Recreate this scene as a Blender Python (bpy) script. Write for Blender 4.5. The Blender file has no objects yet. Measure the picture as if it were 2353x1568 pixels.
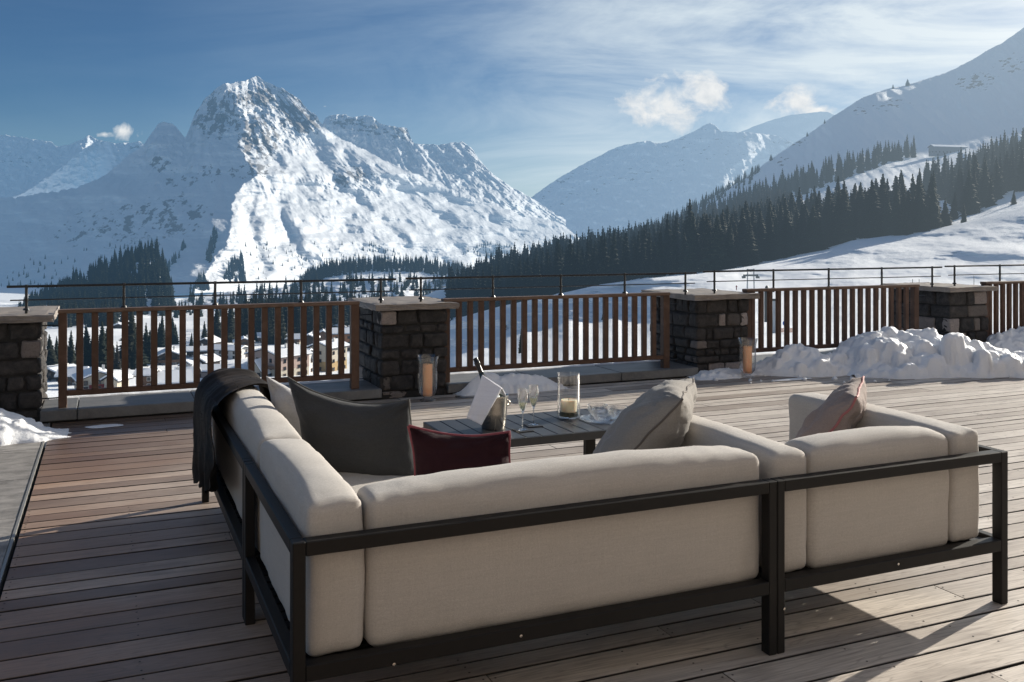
import bpy, bmesh, math, random
import numpy as np
from mathutils import Vector, Matrix

# ------------------------------------------------------------------ basics
scene = bpy.context.scene
COL = bpy.context.collection
F, CX, YH, H = 2146.0, 1176.5, 541.0, 1.6          # lens (px of a 2353 px wide picture), centre, horizon, eye height
TH = math.radians(23.35)
CS, SN = math.cos(TH), math.sin(TH)
SUN_EL, SUN_AZ = math.radians(19.4), math.radians(15.5)   # azimuth from +X towards +Y
SUNV = Vector((math.cos(SUN_EL) * math.cos(SUN_AZ), math.cos(SUN_EL) * math.sin(SUN_AZ), math.sin(SUN_EL)))
R = random.Random(7)

def at(px, py, d):
    """world point seen in direction (px,py) at depth d"""
    r = (px - CX) * d / F
    return (r * CS + d * SN, -r * SN + d * CS, H - (py - YH) * d / F)

def at_np(px, py, d):
    r = (px - CX) * d / F
    return np.stack([r * CS + d * SN, -r * SN + d * CS, H - (py - YH) * d / F], axis=-1)

# ------------------------------------------------------------------ noise (numpy)
def _hash(ix, iy, iz, seed):
    h = (ix.astype(np.int64) * 374761393 + iy.astype(np.int64) * 668265263 + iz.astype(np.int64) * 2147483647 + seed * 974634777) & 0xFFFFFFFF
    h = ((h ^ (h >> 13)) * 1274126177) & 0xFFFFFFFF
    h = (h ^ (h >> 16)) & 0xFFFFFFFF
    h = (h * 2246822519) & 0xFFFFFFFF
    return ((h ^ (h >> 15)) & 0xFFFFFF) / float(0xFFFFFF) * 2 - 1

def noise(x, y, z=0.0, seed=0):
    x, y, z = np.broadcast_arrays(np.asarray(x, float), np.asarray(y, float), np.asarray(z, float))
    xi, yi, zi = np.floor(x), np.floor(y), np.floor(z)
    fx, fy, fz = x - xi, y - yi, z - zi
    u, v, w = [t * t * t * (t * (t * 6 - 15) + 10) for t in (fx, fy, fz)]
    out = 0
    for dx in (0, 1):
        for dy in (0, 1):
            for dz in (0, 1):
                wt = (u if dx else 1 - u) * (v if dy else 1 - v) * (w if dz else 1 - w)
                a, b, c = xi + dx, yi + dy, zi + dz
                g = _hash(a, b, c, seed) * (fx - dx) + _hash(a, b, c, seed + 11) * (fy - dy) + _hash(a, b, c, seed + 23) * (fz - dz)
                out = out + wt * g
    return out * 1.6

def fbm(x, y, z=0.0, octv=4, gain=.5, lac=2.03, seed=0):
    a, s, f = 1.0, 0, 1.0
    for i in range(octv):
        s = s + a * noise(np.asarray(x) * f, np.asarray(y) * f, np.asarray(z) * f, seed + i * 5)
        a *= gain; f *= lac
    return s

def ridged(x, y, z=0.0, octv=4, gain=.5, lac=2.05, seed=0):
    a, s, f = 1.0, 0, 1.0
    for i in range(octv):
        s = s + a * (1 - 2 * np.abs(noise(np.asarray(x) * f, np.asarray(y) * f, np.asarray(z) * f, seed + i * 5)))
        a *= gain; f *= lac
    return s

def sstep(a, b, x):
    t = np.clip((np.asarray(x, float) - a) / (b - a), 0, 1)
    return t * t * (3 - 2 * t)

# ------------------------------------------------------------------ object helpers
def tag(o, label=None, cat=None, group=None, kind=None):
    if label: o['label'] = label
    if cat: o['category'] = cat
    if group: o['group'] = group
    if kind: o['kind'] = kind
    return o

def empty(name, loc=(0, 0, 0), rz=0.0):
    o = bpy.data.objects.new(name, None)
    o.location = loc; o.rotation_euler = (0, 0, rz)
    o.empty_display_size = .1
    COL.objects.link(o)
    return o

def link_mesh(name, me, mat, parent=None, smooth=False):
    if mat is not None:
        for m in (mat if isinstance(mat, (list, tuple)) else [mat]):
            me.materials.append(m)
    if smooth:
        me.polygons.foreach_set('use_smooth', [True] * len(me.polygons))
    o = bpy.data.objects.new(name, me)
    COL.objects.link(o)
    if parent is not None: o.parent = parent
    return o

def mesh_np(name, verts, faces, mat, parent=None, smooth=True, attrs=None, colattrs=None):
    me = bpy.data.meshes.new(name)
    verts = np.asarray(verts, dtype=np.float32).reshape(-1, 3)
    faces = np.asarray(faces, dtype=np.int32)
    n, k = faces.shape
    me.vertices.add(len(verts)); me.vertices.foreach_set('co', verts.ravel())
    me.loops.add(n * k); me.loops.foreach_set('vertex_index', faces.ravel())
    me.polygons.add(n)
    me.polygons.foreach_set('loop_start', np.arange(0, n * k, k, dtype=np.int32))
    me.update(calc_edges=True)
    me.validate()
    for an, av in (attrs or {}).items():
        a = me.attributes.new(an, 'FLOAT', 'POINT'); a.data.foreach_set('value', np.asarray(av, dtype=np.float32).ravel())
    return link_mesh(name, me, mat, parent, smooth)

def grid_faces(nr, nc):
    i = np.arange(nr - 1)[:, None] * nc + np.arange(nc - 1)[None, :]
    i = i.ravel()
    return np.stack([i, i + 1, i + nc + 1, i + nc], axis=1)

class MB:
    """collects simple shapes and links them as one mesh"""
    def __init__(s):
        s.bm = bmesh.new()
        s.col = s.bm.verts.layers.float.new('rnd')
    def _fin(s, vs, m, rnd):
        for v in vs:
            v.co = m @ v.co; v[s.col] = rnd
    def box(s, x0, x1, y0, y1, z0, z1, bev=0.0, rnd=0.5, m=None, seg=1):
        r = bmesh.ops.create_cube(s.bm, size=1)
        vs = r['verts']
        for v in vs:
            v.co = Vector(((x0 + x1) / 2 + v.co.x * (x1 - x0), (y0 + y1) / 2 + v.co.y * (y1 - y0), (z0 + z1) / 2 + v.co.z * (z1 - z0)))
        if bev > 0:
            es = list({e for v in vs for e in v.link_edges})
            r = bmesh.ops.bevel(s.bm, geom=es, offset=bev, segments=seg, affect='EDGES', profile=.5)
            vs = list({v for f in r['faces'] for v in f.verts} | {v for v in vs if v.is_valid})
        for v in vs:
            if m is not None: v.co = m @ v.co
            v[s.col] = rnd
        return vs
    def tube(s, pts, rad, n=8, cap=True, rnd=.5):
        pts = [Vector(p) for p in pts]
        rads = rad if isinstance(rad, (list, tuple)) else [rad] * len(pts)
        rings = []
        up = None
        for i, p in enumerate(pts):
            t = (pts[min(i + 1, len(pts) - 1)] - pts[max(i - 1, 0)]).normalized()
            if up is None:
                up = Vector((0, 0, 1)) if abs(t.z) < .9 else Vector((1, 0, 0))
            a = t.cross(up).normalized(); b = a.cross(t).normalized(); up = b
            rings.append([s.bm.verts.new(p + (a * math.cos(2 * math.pi * k / n) + b * math.sin(2 * math.pi * k / n)) * rads[i]) for k in range(n)])
        for r in rings:
            for v in r: v[s.col] = rnd
        for i in range(len(rings) - 1):
            for k in range(n):
                s.bm.faces.new((rings[i][k], rings[i][(k + 1) % n], rings[i + 1][(k + 1) % n], rings[i + 1][k]))
        if cap:
            s.bm.faces.new(list(reversed(rings[0]))); s.bm.faces.new(rings[-1])
    def lathe(s, prof, c=(0, 0, 0), n=32, rnd=.5, m=None, wob=None):
        """prof: list of (r,z)"""
        rings = []
        for (r, z) in prof:
            if r < 1e-6:
                v = s.bm.verts.new(Vector((0, 0, z))); rings.append([v])
            else:
                ring = []
                for k in range(n):
                    rr = r * (wob(k, z) if wob else 1)
                    ring.append(s.bm.verts.new(Vector((rr * math.cos(2 * math.pi * k / n), rr * math.sin(2 * math.pi * k / n), z))))
                rings.append(ring)
        for r in rings:
            for v in r:
                if m is not None: v.co = m @ v.co
                v.co += Vector(c); v[s.col] = rnd
        for a, b in zip(rings, rings[1:]):
            for k in range(n):
                q = [a[k % len(a)], a[(k + 1) % len(a)], b[(k + 1) % len(b)], b[k % len(b)]]
                q = list(dict.fromkeys(q))
                if len(q) >= 3:
                    try: s.bm.faces.new(q)
                    except ValueError: pass
    def poly(s, pts, rnd=.5):
        vs = [s.bm.verts.new(Vector(p)) for p in pts]
        for v in vs: v[s.col] = rnd
        return s.bm.faces.new(vs)
    def prism(s, pts, dirv, rnd=.5):
        """closed extrusion of a planar polygon along dirv"""
        a = [s.bm.verts.new(Vector(p)) for p in pts]
        b = [s.bm.verts.new(Vector(p) + Vector(dirv)) for p in pts]
        for v in a + b: v[s.col] = rnd
        s.bm.faces.new(list(reversed(a))); s.bm.faces.new(b)
        for i in range(len(a)):
            j = (i + 1) % len(a)
            s.bm.faces.new((a[i], a[j], b[j], b[i]))
    def build(s, name, mat, parent=None, smooth=False, recalc=True):
        if recalc: bmesh.ops.recalc_face_normals(s.bm, faces=s.bm.faces[:])
        me = bpy.data.meshes.new(name)
        s.bm.to_mesh(me); s.bm.free()
        o = link_mesh(name, me, mat, parent, False)
        if smooth:
            me.polygons.foreach_set('use_smooth', [True] * len(me.polygons))
            try: me.set_sharp_from_angle(angle=math.radians(smooth if smooth is not True else 40))
            except Exception: pass
        return o

def copy_tree(o, parent=None):
    c = o.copy(); COL.objects.link(c)
    if parent is not None: c.parent = parent
    for ch in list(o.children): copy_tree(ch, c)
    return c

# ------------------------------------------------------------------ materials
def newmat(name):
    m = bpy.data.materials.new(name); m.use_nodes = True
    nt = m.node_tree; nt.nodes.clear()
    out = nt.nodes.new('ShaderNodeOutputMaterial')
    return m, nt, out

class N:
    """tiny node helper"""
    def __init__(s, nt): s.nt = nt
    def new(s, t, **kw):
        n = s.nt.nodes.new(t)
        for k, v in kw.items(): setattr(n, k, v)
        return n
    def link(s, a, b): s.nt.links.new(a, b)
    def set(s, sock, v):
        if isinstance(v, bpy.types.NodeSocket): s.nt.links.new(v, sock)
        elif v is not None: sock.default_value = v
    def math(s, op, a, b=None, c=None, clamp=False):
        n = s.new('ShaderNodeMath', operation=op); n.use_clamp = clamp
        s.set(n.inputs[0], a)
        if b is not None: s.set(n.inputs[1], b)
        if c is not None: s.set(n.inputs[2], c)
        return n.outputs[0]
    def vmath(s, op, a, b=None):
        n = s.new('ShaderNodeVectorMath', operation=op)
        s.set(n.inputs[0], a)
        if b is not None: s.set(n.inputs[1], b)
        return n.outputs['Value'] if op in ('DOT_PRODUCT', 'LENGTH') else n.outputs[0]
    def noise(s, vec, scale=5, detail=4, rough=.55, dist=0.0):
        n = s.new('ShaderNodeTexNoise'); s.set(n.inputs['Vector'], vec)
        s.set(n.inputs['Scale'], scale); s.set(n.inputs['Detail'], detail); s.set(n.inputs['Roughness'], rough); s.set(n.inputs['Distortion'], dist)
        return n.outputs['Fac']
    def ramp(s, f, pts, interp='LINEAR'):
        n = s.new('ShaderNodeValToRGB'); cr = n.color_ramp; cr.interpolation = interp
        while len(cr.elements) < len(pts): cr.elements.new(.5)
        for e, (p, c) in zip(cr.elements, pts):
            e.position = p; e.color = (c, c, c, 1) if isinstance(c, (int, float)) else (*c, 1)
        s.set(n.inputs[0], f)
        return n.outputs[0]
    def mix(s, f, a, b, blend='MIX'):
        n = s.new('ShaderNodeMix', data_type='RGBA', blend_type=blend)
        s.set(n.inputs[0], f)
        for i, v in ((6, a), (7, b)):
            s.set(n.inputs[i], (*v, 1) if isinstance(v, tuple) and len(v) == 3 else v)
        return n.outputs[2]
    def map(s, vec, loc=(0, 0, 0), rot=(0, 0, 0), scale=(1, 1, 1)):
        n = s.new('ShaderNodeMapping'); s.set(n.inputs[0], vec)
        n.inputs[1].default_value = loc; n.inputs[2].default_value = rot; n.inputs[3].default_value = scale
        return n.outputs[0]
    def attr(s, name):
        return s.new('ShaderNodeAttribute', attribute_name=name)
    def pos(s): return s.new('ShaderNodeNewGeometry').outputs['Position']
    def obj(s): return s.new('ShaderNodeTexCoord').outputs['Object']
    def bump(s, h, strength=.3, dist=.01, normal=None):
        n = s.new('ShaderNodeBump'); s.set(n.inputs['Height'], h); n.inputs['Strength'].default_value = strength; n.inputs['Distance'].default_value = dist
        if normal is not None: s.link(normal, n.inputs['Normal'])
        return n.outputs[0]
    def bsdf(s, col, rough=.6, normal=None, metal=0.0, spec=.5, **kw):
        n = s.new('ShaderNodeBsdfPrincipled')
        s.set(n.inputs['Base Color'], (*col, 1) if isinstance(col, tuple) else col)
        s.set(n.inputs['Roughness'], rough); n.inputs['Metallic'].default_value = metal
        n.inputs['Specular IOR Level'].default_value = spec
        if normal is not None: s.link(normal, n.inputs['Normal'])
        for k, v in kw.items(): s.set(n.inputs[k], v)
        return n.outputs[0]

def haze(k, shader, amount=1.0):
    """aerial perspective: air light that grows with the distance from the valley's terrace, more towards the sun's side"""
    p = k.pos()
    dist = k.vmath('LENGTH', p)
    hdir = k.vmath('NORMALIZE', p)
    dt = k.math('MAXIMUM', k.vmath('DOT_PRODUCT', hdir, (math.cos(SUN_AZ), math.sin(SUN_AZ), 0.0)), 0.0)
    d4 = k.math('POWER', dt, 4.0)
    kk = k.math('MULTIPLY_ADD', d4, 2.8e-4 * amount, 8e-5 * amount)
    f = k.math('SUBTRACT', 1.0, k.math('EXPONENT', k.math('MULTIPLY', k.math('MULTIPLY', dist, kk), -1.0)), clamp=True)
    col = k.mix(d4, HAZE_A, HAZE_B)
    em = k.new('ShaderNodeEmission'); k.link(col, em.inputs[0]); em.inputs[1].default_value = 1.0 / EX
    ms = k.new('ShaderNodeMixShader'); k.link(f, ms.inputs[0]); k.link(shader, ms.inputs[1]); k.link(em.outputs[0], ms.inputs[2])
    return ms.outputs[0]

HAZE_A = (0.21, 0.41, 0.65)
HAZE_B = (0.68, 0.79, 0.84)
EX = 1.6                                            # film exposure of the camera

def simple(name, col, rough=.6, metal=0.0, var=0.15, scale=20, bump=.15, bdist=.002, spec=.5, hz=0, **kw):
    m, nt, out = newmat(name); k = N(nt)
    v = k.obj()
    n = k.noise(v, scale, 5, .6)
    c = k.mix(n, tuple(x * (1 - var) for x in col), tuple(min(1, x * (1 + var)) for x in col))
    nb = k.bump(k.noise(v, scale * 3, 3), bump, bdist) if bump else None
    sh = k.bsdf(c, rough, nb, metal, spec, **kw)
    if hz: sh = haze(k, sh, hz)
    k.link(sh, out.inputs[0])
    return m

def mat_deck():
    m, nt, out = newmat('weathered_decking'); k = N(nt)
    p = k.pos(); rnd = k.attr('rnd').outputs['Fac']
    cmb = k.new('ShaderNodeCombineXYZ'); k.link(k.math('MULTIPLY', rnd, 37.0), cmb.inputs[0]); k.link(k.math('MULTIPLY', rnd, 91.0), cmb.inputs[2])
    v = k.vmath('ADD', p, cmb.outputs[0])
    fine = k.noise(k.map(v, scale=(1.6, 55, 1)), 1.6, 6, .72)
    broad = k.noise(k.map(v, scale=(.55, 6.0, 1)), 1.5, 3, .5, .6)
    ring = k.math('FRACT', k.math('MULTIPLY', broad, 13.0))
    ring = k.math('ABSOLUTE', k.math('SUBTRACT', ring, .5))
    ring = k.ramp(ring, [(.0, 0.0), (.16, 1.0)])
    knot = k.noise(k.map(v, scale=(3, 9, 1)), 2.2, 2, .5)
    knot = k.ramp(knot, [(.70, 0.0), (.78, 1.0)])
    sx = k.new('ShaderNodeSeparateXYZ'); k.link(p, sx.inputs[0])
    # dry and bleached to the right, still damp and brown on the left by the paving
    patch = k.noise(k.map(p, scale=(.5, .9, 1)), 1.0, 4, .6)
    near_ = k.math('MULTIPLY', k.math('SUBTRACT', 3.3, sx.outputs[1]), .28, clamp=True)
    damp = k.math('ADD', k.math('ADD', k.math('MULTIPLY', k.math('SUBTRACT', 1.5, sx.outputs[0]), .55), near_), k.math('MULTIPLY', k.math('SUBTRACT', patch, .5), 1.8))
    damp = k.ramp(damp, [(.0, 0.0), (1.0, 1.0)])
    far = k.math('MULTIPLY', k.math('SUBTRACT', sx.outputs[1], 6.6), .7, clamp=True)
    wet = k.math('MULTIPLY', damp, far)
    dry = k.mix(rnd, (.36, .30, .25), (.70, .63, .555))
    brown = k.mix(rnd, (.165, .094, .064), (.46, .300, .208))
    c = k.mix(damp, dry, brown)
    c = k.mix(k.math('MULTIPLY', wet, .75), c, (.075, .036, .02))
    c = k.mix(k.math('MULTIPLY', k.math('SUBTRACT', 1.0, ring), .36), c, (.10, .065, .045))
    c = k.mix(k.math('MULTIPLY', k.ramp(fine, [(.40, 0.0), (.68, 1.0)]), .50), c, (.13, .098, .076))
    c = k.mix(k.math('MULTIPLY', knot, .45), c, (.05, .03, .02))
    c = k.mix(k.math('MULTIPLY', k.ramp(k.noise(k.map(p, scale=(.8, 2.2, 1)), 2.3, 4, .6), [(.48, 0.0), (.70, 1.0)]), .42), c, (.12, .09, .075))
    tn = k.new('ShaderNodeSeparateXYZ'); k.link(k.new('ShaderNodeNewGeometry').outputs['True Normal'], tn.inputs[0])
    c = k.mix(k.ramp(tn.outputs[2], [(.55, 1.0), (.9, 0.0)]), c, (.012, .009, .008))      # gap shade painted into the board sides
    h = k.math('ADD', k.math('MULTIPLY', fine, .7), k.math('MULTIPLY', ring, .3))
    rough = k.math('MULTIPLY_ADD', wet, -.22, .50)
    k.link(k.bsdf(c, rough, k.bump(h, .35, .004), spec=.6), out.inputs[0])
    return m

def mat_wood(name, a, b, rough=.55, axis='Z'):
    m, nt, out = newmat(name); k = N(nt)
    p = k.pos(); rnd = k.attr('rnd').outputs['Fac']
    cmb = k.new('ShaderNodeCombineXYZ'); k.link(k.math('MULTIPLY', rnd, 57.0), cmb.inputs[0]); k.link(k.math('MULTIPLY', rnd, 31.0), cmb.inputs[1])
    v = k.vmath('ADD', p, cmb.outputs[0])
    sc = {'Z': (40, 40, 2.5), 'X': (2.5, 40, 40)}[axis]
    n = k.noise(k.map(v, scale=sc), 1.5, 5, .65, .3)
    c = k.mix(n, a, b)
    c = k.mix(k.math('MULTIPLY', rnd, .5), c, tuple(x * .6 for x in a))
    c = k.mix(k.math('MULTIPLY', k.ramp(k.noise(v, 6, 4, .6), [(.5, 0.), (.8, 1.)]), .35), c, tuple(min(1, x * 1.6 + .04) for x in b))
    k.link(k.bsdf(c, rough, k.bump(n, .3, .003), spec=.3), out.inputs[0])
    return m

def mat_stone_blocks():
    m, nt, out = newmat('dark_rubble_stone'); k = N(nt)
    rnd = k.attr('rnd').outputs['Fac']; p = k.pos()
    v = k.vmath('ADD', p, k.vmath('SCALE', p)) if False else p
    n = k.noise(v, 14, 6, .7, .4)
    n2 = k.noise(v, 55, 5, .7)
    base = k.ramp(rnd, [(0.0, (.014, .014, .015)), (.3, (.020, .019, .019)), (.55, (.027, .025, .024)), (.74, (.036, .032, .030)), (.76, (.05, .045, .041)), (.85, (.19, .16, .145)), (1.0, (.40, .35, .33))])
    c = k.mix(k.ramp(n, [(.4, 0.), (.72, 1.)]), base, k.mix(.35, base, (.14, .12, .11)))
    c = k.mix(k.math('MULTIPLY', k.ramp(n2, [(.5, 0.), (.75, 1.)]), .6), c, (.02, .019, .018))
    hh = k.math('ADD', k.math('MULTIPLY', n, .8), k.math('MULTIPLY', n2, .35))
    k.link(k.bsdf(c, .75, k.bump(hh, .8, .02), spec=.35), out.inputs[0])
    return m

def mat_slate(name, col, var=.35, scale=3.0, rough=.55, tint=(.3, .25, .2)):
    m, nt, out = newmat(name); k = N(nt)
    p = k.pos(); rnd = k.attr('rnd').outputs['Fac']
    n = k.noise(k.map(p, scale=(1, 2.2, 1)), scale, 6, .68, .5)
    n2 = k.noise(p, scale * 14, 5, .7)
    c = k.mix(k.ramp(n, [(.3, 0.), (.7, 1.)]), tuple(x * (1 - var) for x in col), tuple(x * (1 + var) for x in col))
    c = k.mix(k.math('MULTIPLY', rnd, .3), c, tuple(x * .55 for x in col))
    c = k.mix(k.math('MULTIPLY', k.ramp(n2, [(.45, 0.), (.75, 1.)]), .35), c, tint)
    hh = k.math('ADD', n, k.math('MULTIPLY', n2, .4))
    k.link(k.bsdf(c, rough, k.bump(hh, .5, .006), spec=.4), out.inputs[0])
    return m

def mat_fabric(name, a, b, weave=900, rough=.9, sheen=.15, wr=.0, slub=True):
    m, nt, out = newmat(name); k = N(nt)
    v = k.obj()
    n1 = k.noise(k.map(v, scale=(1, 1, 6)), weave * .12, 3, .7)
    n2 = k.noise(k.map(v, scale=(6, 6, 1)), weave * .12, 3, .7)
    wv = k.math('MULTIPLY', n1, n2)
    c = k.mix(k.ramp(wv, [(.12, 0.), (.42, 1.)]), a, b)
    c = k.mix(k.math('MULTIPLY', k.noise(v, 3.5, 4, .6), .35), c, tuple(x * .72 for x in a))
    slub = k.math('MULTIPLY_ADD', k.noise(k.map(v, scale=(4, 4, 90)), 1.6, 4, .7), .6, k.math('MULTIPLY', k.noise(k.map(v, scale=(90, 90, 4)), 1.6, 4, .7), .4))
    c = k.mix(k.math('MULTIPLY', k.ramp(slub, [(.38, 0.), (.64, 1.)]), .22), c, tuple(x * .62 for x in a))
    big = k.noise(v, 9, 3, .5, .6)
    hh = k.math('ADD', k.math('MULTIPLY', wv, .5), k.math('MULTIPLY', big, wr))
    k.link(k.bsdf(c, rough, k.bump(hh, .5, .006), spec=.2, **{'Sheen Weight': sheen, 'Sheen Roughness': .5}), out.inputs[0])
    return m

def mat_fur():
    m, nt, out = newmat('dark_fur'); k = N(nt)
    v = k.obj()
    n = k.noise(k.map(v, scale=(6, 22, 2)), 1.3, 4, .6, .5)
    n2 = k.noise(v, 9, 4, .6)
    c = k.mix(k.ramp(n, [(.35, 0.), (.75, 1.)]), (.003, .0028, .0028), (.016, .011, .009))
    c = k.mix(k.math('MULTIPLY', n2, .4), c, (.015, .011, .010))
    k.link(k.bsdf(c, .7, k.bump(n, .2, .004), spec=.16, **{'Sheen Weight': .03, 'Sheen Roughness': .35, 'Sheen Tint': (.5, .38, .3, 1)}), out.inputs[0])
    return m

def mat_glass(name, tint=(1, 1, 1), refl=1.0, rough=0.02):
    m, nt, out = newmat(name); k = N(nt)
    lwt = k.new('ShaderNodeLayerWeight'); lwt.inputs[0].default_value = .5
    fr = k.math('MULTIPLY_ADD', k.math('POWER', lwt.outputs['Facing'], 2.4), .9, .045)
    tr = k.new('ShaderNodeBsdfTransparent'); tr.inputs[0].default_value = (*tint, 1)
    gl = k.new('ShaderNodeBsdfGlossy'); gl.inputs[1].default_value = rough
    ms = k.new('ShaderNodeMixShader')
    v = k.noise(k.obj(), 12, 3)
    f = k.math('MULTIPLY', fr, k.math('MULTIPLY_ADD', v, .3, refl), clamp=True)
    k.link(f, ms.inputs[0]); k.link(tr.outputs[0], ms.inputs[1]); k.link(gl.outputs[0], ms.inputs[2])
    k.link(ms.outputs[0], out.inputs[0])
    return m

def mat_crystal():
    m, nt, out = newmat('cut_crystal'); k = N(nt)
    n = k.noise(k.obj(), 60, 2)
    g = k.new('ShaderNodeBsdfGlass'); g.inputs['Roughness'].default_value = .03; g.inputs['IOR'].default_value = 1.5
    k.link(k.bump(n, .1, .002), g.inputs['Normal'])
    tr = k.new('ShaderNodeBsdfTransparent')
    ms = k.new('ShaderNodeMixShader'); ms.inputs[0].default_value = .35
    k.link(g.outputs[0], ms.inputs[1]); k.link(tr.outputs[0], ms.inputs[2])
    k.link(ms.outputs[0], out.inputs[0])
    return m

def mat_wax(name, a, b):
    m, nt, out = newmat(name); k = N(nt)
    v = k.obj(); sx = k.new('ShaderNodeSeparateXYZ'); k.link(v, sx.inputs[0])
    n = k.noise(v, 25, 3)
    c = k.mix(n, a, b)
    k.link(k.bsdf(c, .45, k.bump(n, .1, .002), spec=.4, **{'Subsurface Weight': .35, 'Subsurface Radius': (.04, .015, .008), 'Subsurface Scale': .5}), out.inputs[0])
    return m

def mat_snow(name, col=(.83, .85, .88), lump=18, strength=.6, dist=.03, hz=0, tracks=False, dirt=.0):
    m, nt, out = newmat(name); k = N(nt)
    p = k.pos()
    n = k.noise(p, lump, 6, .65)
    c = k.mix(k.noise(p, lump * .3, 4), tuple(x * .94 for x in col), col)
    if dirt:
        c = k.mix(k.math('MULTIPLY', k.ramp(k.noise(p, lump * 1.3, 5, .7), [(.58, 0.), (.75, 1.)]), dirt), c, (.25, .22, .2))
    sh = k.bsdf(c, .55, k.bump(n, strength, dist), spec=.3)
    if hz: sh = haze(k, sh, hz)
    k.link(sh, out.inputs[0])
    return m

def mat_terrain(name, rock_a=(.10, .10, .105), rock_b=(.24, .225, .21), fine=.02, bump=.7, bdist=6.0, hz=1.0, snow=(.84, .86, .885)):
    m, nt, out = newmat(name); k = N(nt)
    p = k.pos()
    rk = k.attr('rock').outputs['Fac']
    n = k.noise(p, fine, 8, .68, .3)
    n2 = k.noise(p, fine * 5, 5, .7)
    msk = k.math('ADD', rk, k.math('MULTIPLY', k.math('SUBTRACT', k.math('ADD', k.math('MULTIPLY', n, .6), k.math('MULTIPLY', n2, .4)), .5), 1.5))
    msk = k.ramp(msk, [(.48, 0.), (.60, 1.)])
    rc = k.mix(n2, rock_a, rock_b)
    c = k.mix(msk, snow, rc)
    hh = k.math('ADD', n, k.math('MULTIPLY', n2, .35))
    sh = k.bsdf(c, .7, k.bump(hh, bump, bdist), spec=.2)
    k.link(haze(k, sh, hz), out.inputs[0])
    return m

def mat_tree(name, a, b, hz=1.0):
    m, nt, out = newmat(name); k = N(nt)
    p = k.pos()
    rnd = k.new('ShaderNodeObjectInfo').outputs['Random']
    n = k.noise(p, .35, 3, .6)
    c = k.mix(n, a, b)
    c = k.mix(k.math('MULTIPLY', rnd, .55), c, tuple(x * .5 for x in a))
    c = k.mix(k.math('MULTIPLY', k.math('FRACT', k.math('MULTIPLY', rnd, 7.3)), .35), c, (.055, .050, .036))
    sh = k.bsdf(c, .8, None, spec=.15)
    tl = k.new('ShaderNodeBsdfTranslucent'); k.link(c, tl.inputs[0])
    ms = k.new('ShaderNodeMixShader'); ms.inputs[0].default_value = .2
    k.link(sh, ms.inputs[1]); k.link(tl.outputs[0], ms.inputs[2])
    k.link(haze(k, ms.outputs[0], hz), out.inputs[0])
    return m

M = dict(
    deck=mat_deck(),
    rail=mat_wood('stained_railing_timber', (.068, .036, .024), (.135, .074, .048)),
    railx=mat_wood('stained_rail_timber', (.095, .055, .037), (.21, .138, .098), axis='X'),
    stone=mat_stone_blocks(),
    mortar=simple('dark_mortar', (.018, .017, .016), .9, scale=40),
    cap=mat_slate('cap_slab_stone', (.235, .205, .180), .3, 4, .6, (.36, .31, .27)),
    ledge=mat_slate('ledge_slate', (.150, .150, .148), .35, 3, .5, (.24, .22, .2)),
    paving=mat_slate('paving_slate', (.235, .222, .208), .55, 4.5, .55, (.38, .34, .30)),
    black=simple('black_painted_steel', (.012, .013, .015), .35, .0, .3, 60, .1),
    frame=simple('charcoal_powder_coated_aluminium', (.011, .0100, .0095), .5, .0, .25, 25, .12, .001, .22),
    slat=simple('charcoal_table_slats', (.030, .032, .036), .42, .0, .3, 30, .15, .001, .5),
    cushion=mat_fabric('beige_outdoor_fabric', (.405, .375, .345), (.575, .542, .503), wr=.25),
    pgrey=mat_fabric('dark_grey_velvet', (.034, .036, .039), (.060, .062, .065), sheen=.18, wr=1.2),
    plight=mat_fabric('pale_grey_linen', (.40, .39, .39), (.53, .52, .53), wr=1.2),
    pred=mat_fabric('burgundy_velvet', (.019, .0050, .0085), (.036, .0088, .0135), sheen=.08, wr=1.0),
    predp=simple('rose_piping', (.20, .040, .052), .7, scale=60),
    ptaupe=mat_fabric('taupe_linen', (.205, .19, .175), (.315, .295, .272), wr=1.4),
    ptaupep=simple('dark_taupe_piping', (.10, .085, .075), .8, scale=60),
    ppink=mat_fabric('pinkish_taupe_linen', (.235, .185, .168), (.345, .285, .262), wr=1.4),
    pinkp=simple('pink_piping', (.33, .115, .115), .7, scale=60),
    fur=mat_fur(),
    glass=mat_glass('clear_glass', refl=1.0),
    crystal=mat_crystal(),
    orange=mat_wax('orange_wax', (.82, .40, .19), (.88, .48, .25)),
    cream=mat_wax('cream_wax', (.72, .62, .42), (.78, .70, .52)),
    moss=simple('dark_green_stones', (.05, .055, .03), .7, scale=60, bump=.6, bdist=.01),
    wick=simple('black_wick', (.02, .015, .01), .9),
    steel=simple('brushed_steel', (.62, .58, .52), .22, 1.0, .1, 8, .05, .001),
    ice=simple('ice_cubes', (.75, .8, .82), .15, 0, .1, 20, .3, .01, .6),
    napkin=mat_fabric('white_napkin_cloth', (.80, .79, .83), (.90, .89, .93), wr=.3, sheen=0),
    bottle=simple('dark_green_bottle_glass', (.006, .012, .008), .08, 0, .2, 10, 0, spec=.7),
    foil=simple('black_foil', (.012, .012, .014), .3, 0.2, .2, 30, .3),
    coaster=simple('black_leather', (.012, .011, .011), .5, scale=80, bump=.4),
    wine=mat_glass('sparkling_wine', (.93, .94, .80), .6),
    snowpile=mat_snow('shovelled_snow', (.84, .85, .87), 26, .5, .02, 0, dirt=.22),
    snowl=mat_snow('dusting_snow', (.80, .81, .83), 40, .5, .01, 0),
    puddle=simple('meltwater', (.03, .035, .04), .04, 0, .1, 5, .02, .002, .6),
)

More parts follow.
